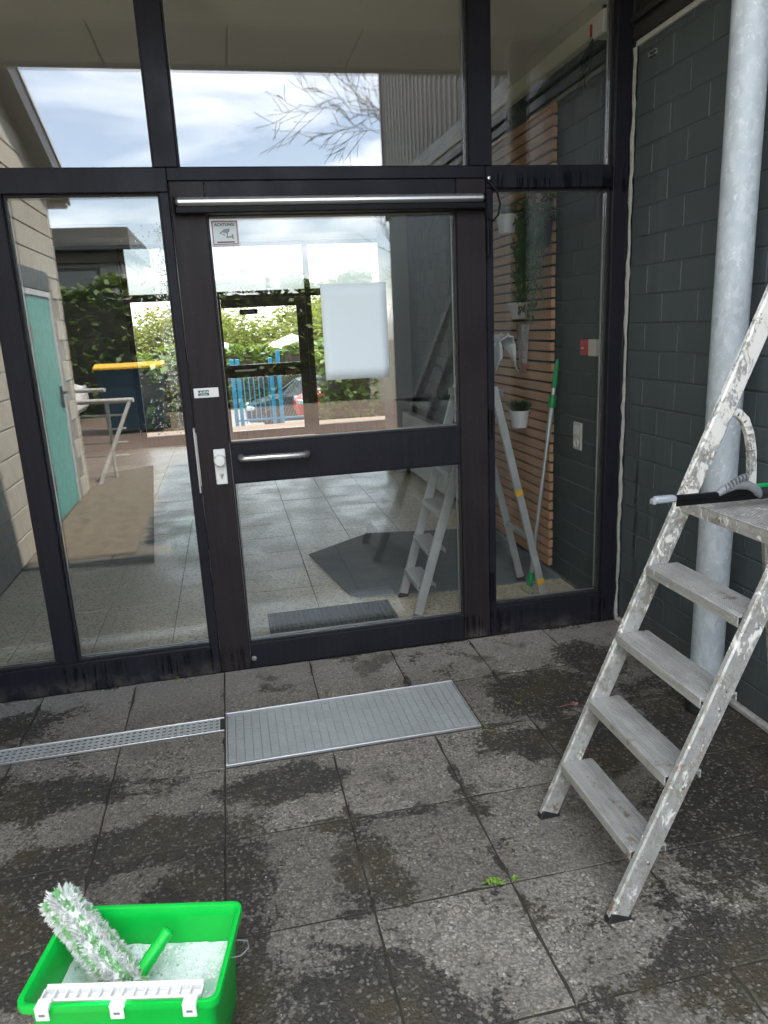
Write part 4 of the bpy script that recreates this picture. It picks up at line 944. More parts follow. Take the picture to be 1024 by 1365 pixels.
for k in range(620):
    cx_, cy2_ = rnd.choice(((.02, .05), (.06, -.02), (.12, .03), (-.02, -.03), (.15, -.05), (.1, .08)))
    x = min(W_ / 2 - .012, max(-W_ / 2 + .012, cx_ + rnd.gauss(0, .03))); y = min(D_ / 2 - .012, max(-D_ / 2 + .012, cy2_ + rnd.gauss(0, .018)))
    if rnd.random() < .3: y = rnd.choice((-1, 1)) * (D_ / 2 - .01 - abs(rnd.gauss(0, .006))); x = rnd.uniform(-.08, W_ / 2 - .014)
    rr = rnd.uniform(.0012, .0042) ; c0 = BM @ Vector((x, y, zw + .0008)); vs = [c0 + Vector((0, 0, rr * .8))]
    for (q, zz) in ((.7, .58), (1, .0)): vs += [c0 + Vector((rr * q * math.cos(2 * math.pi * a / 7), rr * q * math.sin(2 * math.pi * a / 7), rr * zz)) for a in range(7)]
    m.add(vs, [(0, 1 + a, 1 + (a + 1) % 7) for a in range(7)] + [(1 + a, 8 + a, 8 + (a + 1) % 7, 1 + (a + 1) % 7) for a in range(7)])
M['suds'] = simple('white_suds', (0.86, 0.89, 0.88), 0.25, var=0.05)
build('soap_suds', m, M['suds'], base=tuple(BC), label='white soap suds floating on the water in the green bucket', cat='suds', kind='stuff', smooth=True, fix=False)
# washer: fluffy sleeve on a bar with a short green handle
A0, A1 = Vector((-.498, -1.665, .30)), Vector((-.318, -1.852, .175))
t = thing('window_washer', 'fluffy white and green striped washer sleeve leaning out of the bucket', 'window washer', tuple((A0 + A1) / 2))
ax = (A1 - A0).normalized(); L = (A1 - A0).length; u_ = Vector((0, 0, 1)); u_ = (u_ - ax * u_.dot(ax)).normalized(); v_ = ax.cross(u_)
m = MB(); m.tube([A0 + ax * .012, A1 - ax * .012], .03, 12); build('core', m, M['fluffw'], t, smooth=True)
rnd = random.Random(3); mw = MB(); mg = MB()
for k in range(2600):
    s = rnd.random(); a = rnd.random() * 2 * math.pi; stripe = (a / (2 * math.pi) * 6 + .08 * math.sin(s * 7)) % 1.0 < .45
    rad = (u_ * math.cos(a) + v_ * math.sin(a)); end = max(0, (abs(s - .5) - .44) / .06)
    b0 = A0 + ax * (s * L) + rad * .026; ln = rnd.uniform(.012, .022) * (1 - .2 * end) * (.72 if stripe else 1)
    d = (rad + ax * (rnd.gauss(0, .3) + (s - .5) * 2 * end * 1.6) + Vector((0, 0, -.15)) + (u_ * rnd.gauss(0, .07) + v_ * rnd.gauss(0, .07))).normalized(); tip0 = b0 + d * ln; mm = mg if stripe else mw
    tan = rad.cross(ax).normalized()
    for q in range(11):
        b = b0 + ax * rnd.gauss(0, .0034) + tan * rnd.gauss(0, .0014); tip = tip0 + Vector((rnd.gauss(0, 1), rnd.gauss(0, 1), rnd.gauss(0, 1))) * .0022 * rnd.random(); side = d.cross(ax + tan * rnd.gauss(0, 1)).normalized() * rnd.uniform(.0004, .0008)
        mid_ = b.lerp(tip, .55) + rad * .0028
        mm.add([b - side, b + side, mid_ + side, mid_ - side, tip], [(0, 1, 2, 3), (3, 2, 4)])
build('white_pile', mw, M['fluffw'], t, kind='stuff', fix=False); build('green_pile', mg, M['fluffg'], t, kind='stuff', fix=False)
m = MB(); h0, h1 = Vector((-.342, -1.842, .165)), Vector((-.246, -1.772, .25)); hd = (h1 - h0).normalized(); m.tube([h0, h0 + hd * .004, h1 - hd * .004, h1], [.010, .0145, .0145, .010], 14)
for k in range(4): q = h0.lerp(h1, .2 + .18 * k); m.tube([q - hd * .0035, q + hd * .0035], .0158, 14)
build('handle', m, M['green'], t, smooth=True)

# ------------------------------------------------------------------ inside: mats, radiator, slats, plants
def flat_poly(name, poly, z0, z1, mat, label, cat):
    m = MB(); m.prism(poly, 2, z0, z1); cx = sum(p[0] for p in poly) / len(poly); cy2 = sum(p[1] for p in poly) / len(poly)
    return build(name, m, mat, base=(cx, cy2, 0), label=label, cat=cat)
flat_poly('floor_mat', [(.434, 1.663), (.573, .806), (.62, .735), (1.226, .665), (1.845, .655), (1.845, 1.83), (.919, 2.03)], .0015, .009, M['carpet'], 'large grey carpet mat under the inside stepladder', 'mat')
flat_poly('floor_mat', [(-1.515, 2.0), (-.62, 1.86), (-.98, 5.9), (-1.515, 5.6)], .0015, .009, M['tealmat'], 'dark teal carpet mat on the tiles by the left inner wall', 'mat')
t = thing('boot_scraper_mat', 'black rubber grid mat just inside the door', 'mat', (.43, .47, 0))
mx0, mx1, my0, my1 = .088, .765, .315, .625
m = MB()
for (a, b, c, d) in ((mx0, mx1, my0, my0 + .012), (mx0, mx1, my1 - .012, my1), (mx0, mx0 + .012, my0 + .012, my1 - .012), (mx1 - .012, mx1, my0 + .012, my1 - .012)): m.box(a, b, c, d, .001, .016, .002)
build('frame', m, M['mesh_mat'], t)
m = MB()
for k in range(1, 26): x = mx0 + (mx1 - mx0) * k / 26; m.box(x - .003, x + .003, my0 + .012, my1 - .012, .0015, .015)
for k in range(1, 12): y = my0 + (my1 - my0) * k / 12; m.box(mx0 + .012, mx1 - .012, y - .003, y + .003, .0015, .0135)
build('grid', m, M['mesh_mat'], t, kind='stuff')
m = MB(); m.box(mx0 + .002, mx1 - .002, my0 + .002, my1 - .002, .0008, .003); build('backing', m, M['black'], t)

rad = thing('radiator', 'long white panel radiator along the right inner wall', 'radiator', (1.77, 3.28, .08))
m = MB(); m.box(1.715, 1.735, 2.46, 4.1, .09, .64, .004); m.box(1.775, 1.795, 2.46, 4.1, .09, .64, .004)
k = 2.5
while k < 4.06: m.box(1.708, 1.7148, k, k + .028, .12, .61, .003); k += .042
build('panel', m, M['radiator'], rad)
m = MB(); m.box(1.712, 1.798, 2.458, 4.102, .642, .656, .003); build('top_grille', m, M['radiator'], rad)
m = MB(); m.tube([(1.755, 2.6, .002), (1.755, 2.6, .1)], .012); build('pipe', m, M['radiator'], rad)
m = MB(); m.tube([(1.755, 3.95, .002), (1.755, 3.95, .1)], .012); build('pipe', m, M['radiator'], rad)

sl = thing('slat_panel', 'tall panel of horizontal larch slats on the dark inner wall', 'slat panel', (1.83, 1.3, .05))
m = MB()
for y in (.8, 1.4, 2.0, 2.45): m.box(WX - .018, WX - .0015, y - .02, y + .02, .06, 2.62)
build('batten', m, M['woodback'], sl)
sme = MB(); sme.box(-.0125, .0125, -.8775, .8775, -.0232, .0232, .002); sme = sme.mesh('slat', M['wood'])
z = .078
while z < 2.6:
    place('slat', sme, sl, (WX - .031 + rb(-.001, .001), 1.6275 + rb(-.004, .004), z + rb(-.001, .001)), (rb(-.002, .002), 0, 0)); z += .0585

def leafball(m, c, rad, n, size, droop=0.0, flat=.8, rnd=random):
    for k in range(n):
        d = Vector((rnd.gauss(0, 1), rnd.gauss(0, 1), rnd.gauss(0, flat))).normalized() * rad * rnd.random() ** .4
        p_ = Vector(c) + d - Vector((0, 0, droop * rnd.random())); a = rnd.random() * 6.28; tl = rnd.uniform(-.7, .7)
        u1 = Vector((math.cos(a), math.sin(a), tl)).normalized(); v1 = u1.cross(Vector((rnd.gauss(0, .4), rnd.gauss(0, .4), 1))).normalized(); s = size * rnd.uniform(.6, 1.3)
        m.add([p_ - u1 * s, p_ + v1 * s * .55, p_ + u1 * s, p_ - v1 * s * .55], [(0, 1, 2, 3)])
def pot(label, loc, r, h, mat, plant, tilt=0.0):
    t = thing('plant_pot', label, 'potted plant', loc); x, y, z = loc
    m = MB(); m.lathe([(r * .68, 0), (r * .72, .002), (r * .96, h * .86), (r * 1.04, h * .87), (r * 1.05, h), (r * .95, h), (r * .9, h * .9)], loc, 20); build('pot', m, mat, t, smooth=True)
    m = MB(); m.lathe([(r * .91, h * .86), (r * .91, h * .88)], loc, 16); build('soil', m, M['soil'], t)
    m = MB(); m.box(x + r * .6, WX - .0435, y - .01, y + .01, z + h * .75, z + h * .95); build('hook', m, M['blackplastic'], t)
    m = MB(); rnd = random.Random(int(y * 1000)); mt = M['leaf']
    top = Vector((x, y, z + h))
    if plant == 'grass':
        mt = M['grassleaf']
        for k in range(360):
            a = rnd.random() * 6.28; sp = rnd.random() ** .6; d = Vector((math.cos(a) * sp * .9, math.sin(a) * sp * .9, 1)).normalized(); b = top + Vector((math.cos(a), math.sin(a), 0)) * r * .7 * rnd.random() - Vector((0, 0, .01)); ln = rnd.uniform(.05, .1); s = d.cross(Vector((rnd.gauss(0, 1), rnd.gauss(0, 1), .2))).normalized() * .0022
            mid_ = b + d * ln * .6; tip = b + d * ln + Vector((math.cos(a), math.sin(a), -.6)) * ln * .25 * sp; m.add([b - s, b + s, mid_ + s, mid_ - s, tip], [(0, 1, 2, 3), (3, 2, 4)])
    if plant == 'fern':
        for k in range(120):
            a = rnd.random() * 6.28; L_ = rnd.uniform(.12, .23); up = rnd.uniform(.6, 1.5)
            for q in range(7):
                f_ = (q + 1) / 7; p_ = top + Vector((math.cos(a), math.sin(a), 0)) * L_ * f_ * .8 + Vector((0, 0, L_ * up * f_ - L_ * .9 * f_ * f_)); w_ = Vector((-math.sin(a), math.cos(a), 0)) * .02 * (1.1 - f_); e = Vector((math.cos(a), math.sin(a), 0)) * .006
                if p_.x > WX - .05: continue
                m.add([p_ - w_, p_ - e, p_ + w_, p_ + e], [(0, 1, 2, 3)])
    if plant == 'ivy':
        leafball(m, top + Vector((-.01, 0, .02)), .115, 170, .026, rnd=rnd)
        for s in range(16):
            a = rnd.random() * 6.28; px, py = -abs(math.cos(a)) * r * 1.1 * rnd.random() - .01, math.sin(a) * r * 1.6; ln = rnd.uniform(.12, .34) if s > 5 else rnd.uniform(.35, .58)
            q0 = top + Vector((px, py, -.01))
            m.tube([q0, q0 + Vector((-.02, .02, -ln * .5)), q0 + Vector((-.01, .05 * rnd.gauss(1, .8), -ln))], .0016, 4)
            for k in range(int(ln * 85)):
                f_ = rnd.random(); c = q0 + Vector((-.02 + rnd.gauss(0, .018), .05 * f_ + rnd.gauss(0, .022), -ln * f_)); sz = rnd.uniform(.022, .038); a2 = rnd.uniform(-.6, .6)
                u1 = Vector((rnd.gauss(0, .35), math.sin(a2), -math.cos(a2))).normalized(); v1 = u1.cross(Vector((1, 0, 0))).normalized()
                if c.x > WX - .05: c.x = WX - .06
                m.add([c - u1 * sz * .5, c + v1 * sz * .62 - u1 * sz * .1, c + v1 * sz * .35 + u1 * sz * .3, c + u1 * sz, c - v1 * sz * .35 + u1 * sz * .3, c - v1 * sz * .62 - u1 * sz * .1], [(0, 1, 2, 3), (0, 3, 4, 5)])
    build('leaves', m, mt, t, fix=False)
pot('pale pot with a small fern, highest left on the slats', (1.735, 1.225, 2.025), .068, .105, M['pot'], 'fern')
pot('large dark pot with long trailing ivy on the slats', (1.715, .722, 1.90), .085, .17, M['darkpot'], 'ivy')
pot('pale pot with an upright fern in the middle of the slats', (1.745, 1.075, 1.525), .058, .095, M['pot'], 'fern')
pot('whitish pot of spiky grass, lowest on the slats', (1.74, 1.045, .872), .062, .108, M['pot'], 'grass')
t = thing('newspaper_cone', 'folded printed newspaper cone hanging on the slats', 'newspaper', (1.79, 1.14, 1.2))
m = MB(); prof = [(.012, 1.205, .045), (.02, 1.35, .068), (.028, 1.49, .09)]
vs = []
for (dp, z, hw) in prof: vs += [(WX - .045, 1.14 - hw, z), (WX - .05 - dp, 1.14 - hw * .5, z), (WX - .05 - dp, 1.14 + hw * .4, z + .004), (WX - .045, 1.14 + hw, z)]
m.add(vs, [(r_ * 4 + c, r_ * 4 + c + 1, r_ * 4 + c + 5, r_ * 4 + c + 4) for r_ in range(2) for c in range(3)] + [(0, 1, 2, 3)])
o = build('paper', m, M['news'], t, fix=False); md = o.modifiers.new('thickness', 'SOLIDIFY'); md.thickness = .0012
m = MB(); m.lathe([(.006, 0), (.004, .006)], n=8, mat=Matrix.Translation((WX - .05, 1.14, 1.475)) @ Matrix.Rotation(R(-90), 4, 'Y')); build('pin', m, M['steel'], t)

t = thing('extension_pole', 'telescopic cleaning pole with green grip leaning on the slats inside', 'cleaning pole', (1.625, .6, 0))
P0, P1 = Vector((1.622, .605, .0)), Vector((1.795, .635, 1.30)); pd = (P1 - P0)
def pp(f): return P0 + pd * f
m = MB(); m.tube([pp(.02), pp(.66)], .0115, 12); build('lower_tube', m, M['satin'], t, smooth=True)
m = MB(); m.tube([pp(.66), pp(.80)], .0145, 12); build('upper_tube', m, M['alu'], t, smooth=True)
m = MB(); m.tube([pp(.795), pp(.80), pp(.845), pp(.85)], [.014, .021, .021, .014], 14); build('twist_lock', m, M['polegreen'], t, smooth=True)
m = MB(); m.tube([pp(.85), pp(.885)], .011, 12); build('neck', m, M['satin'], t)
m = MB(); m.tube([pp(.88), pp(.89), pp(.95), pp(.985), pp(1.0)], [.012, .0165, .014, .0095, .006], 12); build('cone_tip', m, M['polegreen'], t, smooth=True)
m = MB(); m.tube([pp(.0), pp(.004), pp(.055), pp(.06)], [.012, .019, .019, .012], 12); build('foot_grip', m, M['polegreen'], t, smooth=True)
# rag hung over the inside ladder
t = thing('cleaning_cloth', 'crumpled grey white cloth draped on the inside stepladder top', 'cloth', (1.40, .5, 1.43))
m = MB(); rnd = random.Random(9); N1, N2 = 12, 14
for i in range(N1 + 1):
    for j in range(N2 + 1):
        a = -1 + 2 * i / N1; b = j / N2; x = 1.40 + a * .075 + .02 * math.sin(b * 7 + i); z = 1.445 - abs(a) ** 1.6 * .20 * (0.6 + .4 * math.sin(b * 5 + 1)) + .012 * math.sin(i * 2.1 + j * 1.3)
        m.v.append((x, .37 + b * .28 + .012 * math.sin(i * 1.7), z))
for i in range(N1):
    for j in range(N2): m.f.append([i * (N2 + 1) + j, (i + 1) * (N2 + 1) + j, (i + 1) * (N2 + 1) + j + 1, i * (N2 + 1) + j + 1]); m.mi.append(0)
o = build('fabric', m, M['cloth'], t, smooth=True, fix=False); md = o.modifiers.new('thickness', 'SOLIDIFY'); md.thickness = .003

t = thing('fire_alarm_point', 'small red alarm call point with pale box on the dark inner wall', 'alarm', (1.83, .33, 1.31))
m = MB(); m.box(WX - .036, WX - .0015, .245, .322, 1.325, 1.41, .004); build('back_box', m, M['cream'], t)
m = MB(); m.box(WX - .040, WX - .0015, .323, .402, 1.328, 1.408, .004); m.box(WX - .044, WX - .0405, .34, .386, 1.342, 1.394, .001); build('red_front', m, M['red'], t)
m = MB(); m.box(WX - .0455, WX - .0445, .348, .378, 1.36, 1.368); build('mark', m, M['white'], t)
t = thing('light_switch', 'cream double switch and socket plate low on the dark inner wall', 'switch', (1.84, .47, .8))
m = MB(); m.box(WX - .014, WX - .0015, .425, .517, .815, .965, .004); build('plate', m, M['cream'], t)
m = MB(); m.box(WX - .02, WX - .0142, .443, .5, .9, .95, .003); build('rocker', m, M['white'], t)
m = MB(); m.lathe([(.024, 0), (.024, .004), (.019, .005), (.019, .001)], n=18, mat=Matrix.Translation((WX - .0142, .471, .853)) @ Matrix.Rotation(R(-90), 4, 'Y')); build('socket', m, M['white'], t)
t = thing('junction_box', 'cream junction box with loose cables high inside the right pane', 'junction box', (1.78, .2, 2.7))
m = MB(); m.box(WX - .085, WX - .0015, .15, .25, 2.735, 2.83, .006); build('box', m, M['white'], t)
m = MB(); m.tube([(1.80, .205, 2.83), (1.80, .2, 2.858)], .012, 10); build('conduit', m, M['black'], t, smooth=True)
m = MB(); m.box(1.758, 1.766, .252, .266, 2.75, 2.80, .002); build('red_terminal', m, M['red'], t)
m = MB()
for (dx, dz, yy) in ((-.05, .14, .27), (-.02, .17, .29), (.0, .11, .26), (-.035, .2, .31)):
    m.tube([(1.77, .25, 2.74), (1.77 + dx, yy, 2.74 - dz * .6), (1.785 + dx * .5, yy + .05, 2.74 - dz), (1.80, yy + .1, 2.74 - dz * .5), (1.83, yy + .12, 2.76)], .004, 6)
build('cable', m, M['blackplastic'], t, smooth=True)

# ------------------------------------------------------------------ small growth in the joints
def weed(label, x, y, n, size, mat='weed', seed=1, group=None, cat='weed'):
    rnd = random.Random(seed); m = MB()
    for k in range(n):
        a = rnd.random() * 6.28; d = Vector((math.cos(a), math.sin(a), 0)); ln = size * rnd.uniform(.5, 1.1); s = Vector((-math.sin(a), math.cos(a), 0)) * ln * .28; b = Vector((x + rnd.gauss(0, size * .5), y + rnd.gauss(0, size * .18), .001))
        z1 = ln * rnd.uniform(.15, .6)
        m.add([b, b + d * ln * .5 + s + Vector((0, 0, z1)), b + d * ln + Vector((0, 0, z1 * .8)), b + d * ln * .5 - s + Vector((0, 0, z1))], [(0, 1, 2, 3)])
    return build('weed', m, M[mat], base=(x, y, 0), label=label, cat=cat, group=group, fix=False)
weed('bright green leafy weed in the slab joint left of the ladder feet', .598, -1.567, 26, .02, seed=4)
weed('second small green weed just right of the bright one in the same joint', .652, -1.567, 12, .016, seed=5)
weed('tiny weed at the right near corner of the foot grate', .846, -.786, 9, .012, seed=6)
weed('yellow green tuft behind the middle of the foot grate', .29, -.33, 12, .014, 'drymoss', 7)
weed('little green sprout at the foot of the left sill', -.36, -.008, 9, .018, seed=8)
weed('mossy tuft in the joint right of the foot grate', 1.03, -.66, 22, .014, 'drymoss', 9)
weed('mossy growth nearest the right end of the sill', 1.22, -.02, 18, .012, 'drymoss', 12)
rnd = random.Random(11); m = MB()
def joint_pt():
    while True:
        if rnd.random() < .5: x = rnd.choice(xl[1:-1]) + rnd.gauss(0, .006); y = rnd.uniform(-2.4, 0)
        else: y = rnd.choice(yl[:7]) + rnd.gauss(0, .006); x = rnd.uniform(-1.2, 1.8)
        if GX0 - .01 < x < GX1 + .01 and GY0 - .01 < y < GY1 + .01: continue
        if x < GX0 and DY0 - .01 < y < DY1 + .01: continue
        return x, y
for k in range(1500):
    x, y = joint_pt()
    if math.sin(x * 5.1 + y * 3.7) + math.sin(y * 7.3 - x * 2.1) < .2: continue
    a = rnd.random() * 6.28; s = rnd.uniform(.002, .0055); z = rnd.uniform(-.002, .003); d = Vector((math.cos(a), math.sin(a), rnd.uniform(0, .9))) * s; e = Vector((-math.sin(a), math.cos(a), .2)) * s * .5; c = Vector((x, y, z + .0015))
    m.add([c - d, c + e, c + d, c - e], [(0, 1, 2, 3)])
build('joint_moss', m, M['drymoss'], base=(0, -1, 0), label='dull moss and crumbs in the slab joints', cat='moss', kind='stuff', fix=False)
m = MB(); rnd = random.Random(12)
for k in range(700):
    x = rnd.uniform(LX + .05, 1.83); y = rnd.gauss(-.02, .012) if rnd.random() < .6 else rnd.uniform(-2.3, -.02)
    if GX0 - .01 < x < GX1 + .01 and GY0 - .01 < y < GY1 + .01: continue
    if y > -.006: y = -.006 - rnd.random() * .02
    s = rnd.uniform(.0012, .0042); mt_ = Matrix.Translation((x, y, s * .5)) @ Matrix.Rotation(rnd.random() * 6, 4, 'Z') @ Matrix.Diagonal((s, s * .8, s * .6, 1))
    m.add([(1, 0, 0), (-1, 0, 0), (0, 1, 0), (0, -1, 0), (0, 0, 1), (0, 0, -1)], [(0, 2, 4), (2, 1, 4), (1, 3, 4), (3, 0, 4), (2, 0, 5), (1, 2, 5), (3, 1, 5), (0, 3, 5)], 0, mt_)
build('grit', m, M['seal'], base=(0, -1, 0), label='loose pale grit along the sill and on the slabs', cat='grit', kind='stuff', fix=False)
m = MB(); c = Vector((1.245, -.735, .004))
for k in range(5):
    a = k * 1.25; d = Vector((math.cos(a), math.sin(a), .25)) * .018; e = Vector((-math.sin(a), math.cos(a), .3)) * .008; m.add([c, c + d * .6 + e, c + d, c + d * .6 - e], [(0, 1, 2, 3)])
m.tube([c, c + Vector((-.03, .004, .002)), c + Vector((-.07, -.004, .001))], .0012, 4)
build('dry_leaf', m, M['rust_leaf'], base=(1.245, -.735, 0), label='withered pinkish leaf on the dark wet slab', cat='leaf', fix=False)

# ------------------------------------------------------------------ behind the camera: seen in the glass
def hedge(name, label, x0, x1, y0, y1, z0, z1, n, size, mat, seed):
    rnd = random.Random(seed); t = thing(name, label, 'hedge', ((x0 + x1) / 2, (y0 + y1) / 2, z0)); m = MB(); m.box(x0 + .15, x1 - .15, y0 + .15, y1 - .15, z0, z1 - .2); build('inner_twigs', m, M['bark'], t)
    m = MB()
    for k in range(n):
        f = rnd.random(); x = rnd.uniform(x0, x1)
        bul = .1 * math.sin(x * 2.3) + .07 * math.sin(x * 5.1)
        if f < .42: y = rnd.choice((y0, y1)) + rnd.gauss(0, .08); z = rnd.uniform(z0, z1 + bul)
        elif f < .75: y = rnd.uniform(y0, y1); z = z1 + bul + rnd.gauss(0, .07)
        else: y = rnd.uniform(y0, y1); z = rnd.uniform(z0, z1)
        a = rnd.random() * 6.28; u1 = Vector((math.cos(a), math.sin(a), rnd.uniform(-.8, .8))).normalized(); v1 = u1.cross(Vector((rnd.gauss(0, .5), rnd.gauss(0, .5), 1))).normalized(); s = size * rnd.uniform(.6, 1.4); c = Vector((x, y, z))
        m.add([c - u1 * s, c + v1 * s * .6, c + u1 * s, c - v1 * s * .6], [(0, 1, 2, 3)])
    build('foliage', m, M[mat], t, fix=False)
hedge('hedge', 'dark clipped hedge across the yard behind the bins, mirrored in the glass', -9, 3.2, -13.6, -12.6, -.05, 2.45, 15000, .085, 'darkhedge', 21)
def wheelie_bin(label, x, y, lid, body, w=.9, h=1.12, d=.62):
    t = thing('wheelie_bin', label, 'bin', (x, y, 0)); m = MB()
    m.add([(x - w * .44, y - d * .4, .06), (x + w * .44, y - d * .4, .06), (x + w * .44, y + d * .4, .06), (x - w * .44, y + d * .4, .06), (x - w / 2, y - d / 2, h - .12), (x + w / 2, y - d / 2, h - .12), (x + w / 2, y + d / 2, h - .12), (x - w / 2, y + d / 2, h - .12)], [(3, 2, 1, 0), (4, 5, 6, 7), (0, 1, 5, 4), (1, 2, 6, 5), (2, 3, 7, 6), (3, 0, 4, 7)])
    m.box(x - w / 2 - .02, x + w / 2 + .02, y - d / 2 - .02, y + d / 2 + .02, h - .12, h - .08, .005); build('body', m, body, t)
    m = MB(); m.prism([(y - d / 2 - .03, h - .079), (y + d / 2 + .04, h - .079), (y + d / 2 + .04, h - .05), (y + d * .2, h), (y - d * .3, h), (y - d / 2 - .03, h - .05)], 0, x - w / 2 - .03, x + w / 2 + .03); build('lid', m, lid, t)
    for s in (-1, 1):
        m = MB(); m.lathe([(.1, -.03), (.1, .03)], n=16, mat=Matrix.Translation((x + s * (w * .44 + .04), y - d * .35, .1)) @ Matrix.Rotation(R(90), 4, 'Y')); build('wheel', m, M['tyre'], t)
wheelie_bin('dark blue bin with bright yellow lid in the yard', -1.53, -9.4, M['yellow'], M['binblue'], w=1.0)
def car(label, x, y, z, L, paint, heading=1, group=None, htop=1.46):
    """long axis along x; heading +1: nose towards -x"""
    t = thing('parked_car', label, 'car', (x + L / 2, y, z)); s = heading; W = .88
    def X(f): return x + (f if s > 0 else 1 - f) * L
    st = [(0.0, .32, .55, .62), (.02, .22, .68, .72), (.10, .2, .80, .80), (.26, .2, .93, .84), (.5, .2, .97, .86), (.8, .2, 1.0, .85), (.93, .22, .98, .8), (.985, .28, .93, .74), (1.0, .38, .8, .68)]
    m = MB(); vs = []
    for (f, zb, zt, w) in st: vs += [(X(f), y - w * .92, z + zb), (X(f), y - w, z + (zb + zt) * .5), (X(f), y - w * .95, z + zt), (X(f), y + w * .95, z + zt), (X(f), y + w, z + (zb + zt) * .5), (X(f), y + w * .92, z + zb)]
    n = 6; fs = [(i * n + j, i * n + (j + 1) % n, (i + 1) * n + (j + 1) % n, (i + 1) * n + j) for i in range(len(st) - 1) for j in range(n)] + [tuple(range(n)), tuple((len(st) - 1) * n + j for j in range(n))]
    m.add(vs, fs)
    rf = [(.40, htop - .08, .60), (.46, htop, .6), (.7, htop - .01, .6), (.82, htop - .08, .58)]
    vs = []
    for (f, zt, w) in rf: vs += [(X(f), y - w, z + zt), (X(f), y + w, z + zt), (X(f), y - w * 1.06, z + zt - .06), (X(f), y + w * 1.06, z + zt - .06)]
    m.add(vs, [(i * 4, i * 4 + 1, (i + 1) * 4 + 1, (i + 1) * 4) for i in range(3)] + [(i * 4 + 2, i * 4, (i + 1) * 4, (i + 1) * 4 + 2) for i in range(3)] + [(i * 4 + 1, i * 4 + 3, (i + 1) * 4 + 3, (i + 1) * 4 + 1) for i in range(3)])
    for f0, f1 in ((.27, .41), (.55, .56), (.815, .955)):
        for sg in (-1, 1): m.beam((X(f0), y + sg * .80, z + .95), (X(f1), y + sg * .625, z + htop - .1), .05, .07, (1, 0, 0), 0)
    build('body', m, paint, t, smooth=True)
    m = MB(); A = [(.275, .9, .80), (.41, htop - .085, .615), (.81, htop - .09, .6), (.95, .93, .78)]; vs = []
    for (f, zt, w) in A: vs += [(X(f), y - w, z + zt), (X(f), y + w, z + zt)]
    m.add(vs, [(0, 1, 3, 2), (2, 3, 5, 4), (4, 5, 7, 6), (0, 2, 4, 6), (1, 7, 5, 3), (0, 6, 7, 1)]); build('windows', m, M['carglass'], t)
    for f in (.19, .79):
        for sg in (-1, 1):
            c = Matrix.Translation((X(f), y + sg * .8, z + .315)) @ Matrix.Rotation(R(90) * sg, 4, 'X')
            m = MB(); m.lathe([(.2, -.1), (.3, -.1), (.318, -.07), (.318, .06), (.3, .085), (.215, .09)], n=22, mat=c); wh = build('wheel', m, M['tyre'], t, smooth=True)
            m = MB(); m.lathe([(.213, .05), (.213, .088), (.2, .088), (.19, .06)], n=22, mat=c); m.lathe([(.055, .06), (.05, .092)], n=12, mat=c)
            for k in range(6): m.box(.04, .2, -.028, .028, .064, .086, .004, 0, c @ Matrix.Rotation(R(60 * k), 4, 'Z'))
            build('rim', m, M['rim'], wh)
    for sg in (-1, 1):
        m = MB(); m.box(X(0) + s * .03, X(.075), y + sg * .45, y + sg * .74, z + .58, z + .70, .02); build('headlight', m, M['lampclear'], t)
        m = MB(); m.box(X(1) - s * .01, X(.955), y + sg * .5, y + sg * .74, z + .68, z + .92, .02); build('tail_light', m, M['lampred'], t)
    return t
car('white car parked behind the bins in the yard, half hidden by the beige wall', -6.9, -11.4, -.05, 4.2, M['carwhite'], -1)
# low dark building beyond the hedge
t = thing('pavilion', 'dark flat roofed building beyond the clipped hedge, mirrored in the left pane', 'building', (-6, -18, 0))
m = MB(); m.box(-12, -2.35, -22, -17.2, 0, 3.35); build('wall', m, M['conc'], t)
m = MB(); m.box(-12.3, -2.05, -22.2, -16.7, 3.62, 4.15, .02); build('roof', m, M['fascia'], t)
m = MB(); m.box(-12.1, -2.25, -22, -16.95, 3.352, 3.60); build('eave_beam', m, M['bark'], t)
for k in range(5):
    x = -3.6 - k * 1.9; m = MB(); m.box(x - .7, x + .7, -17.25, -17.19, 2.2, 3.25, .01); fr = build('window', m, M['fascia'], t); m = MB(); m.box(x - .62, x + .62, -17.188, -17.18, 2.28, 3.17); build('pane', m, M['carglass'], fr)
# railing
t = thing('handrail', 'stainless steel railing at the far corner of the beige wall', 'railing', (-1.5, -5.4, 0))
m = MB(); a, b = Vector((-1.15, -5.1, 0)), Vector((-2.6, -5.45, 0))
m.tube([a + Vector((.12, 0, .86)), b + Vector((0, 0, .86))], .028); m.tube([a + Vector((-.2, -.25, .97)), b + Vector((0, -.25, .97))], .024); build('top_rail', m, M['railpaint'], t, smooth=True)
for k in range(3):
    p_ = a.lerp(b, .12 + .4 * k); m = MB(); m.tube([p_ + Vector((0, -.05, 0)), p_ + Vector((0, -.05, .88))], .02); build('upright', m, M['railpaint'], t, smooth=True)
m = MB(); m.tube([a + Vector((-.3, .25, 0)), a + Vector((.08, 0, .85))], .022); build('brace', m, M['railpaint'], t, smooth=True)
for z in (.25, .4, .55, .7): m = MB(); m.tube([a + Vector((0, -.05, z)), b + Vector((0, -.05, z))], .011, 8); build('rail', m, M['railpaint'], t, smooth=True)
gr = MB(); gr.box(LX + .005, -.78, -5.9, -2.05, .004, .009); build('gravel_strip', gr, M['gravel'], kind='structure')

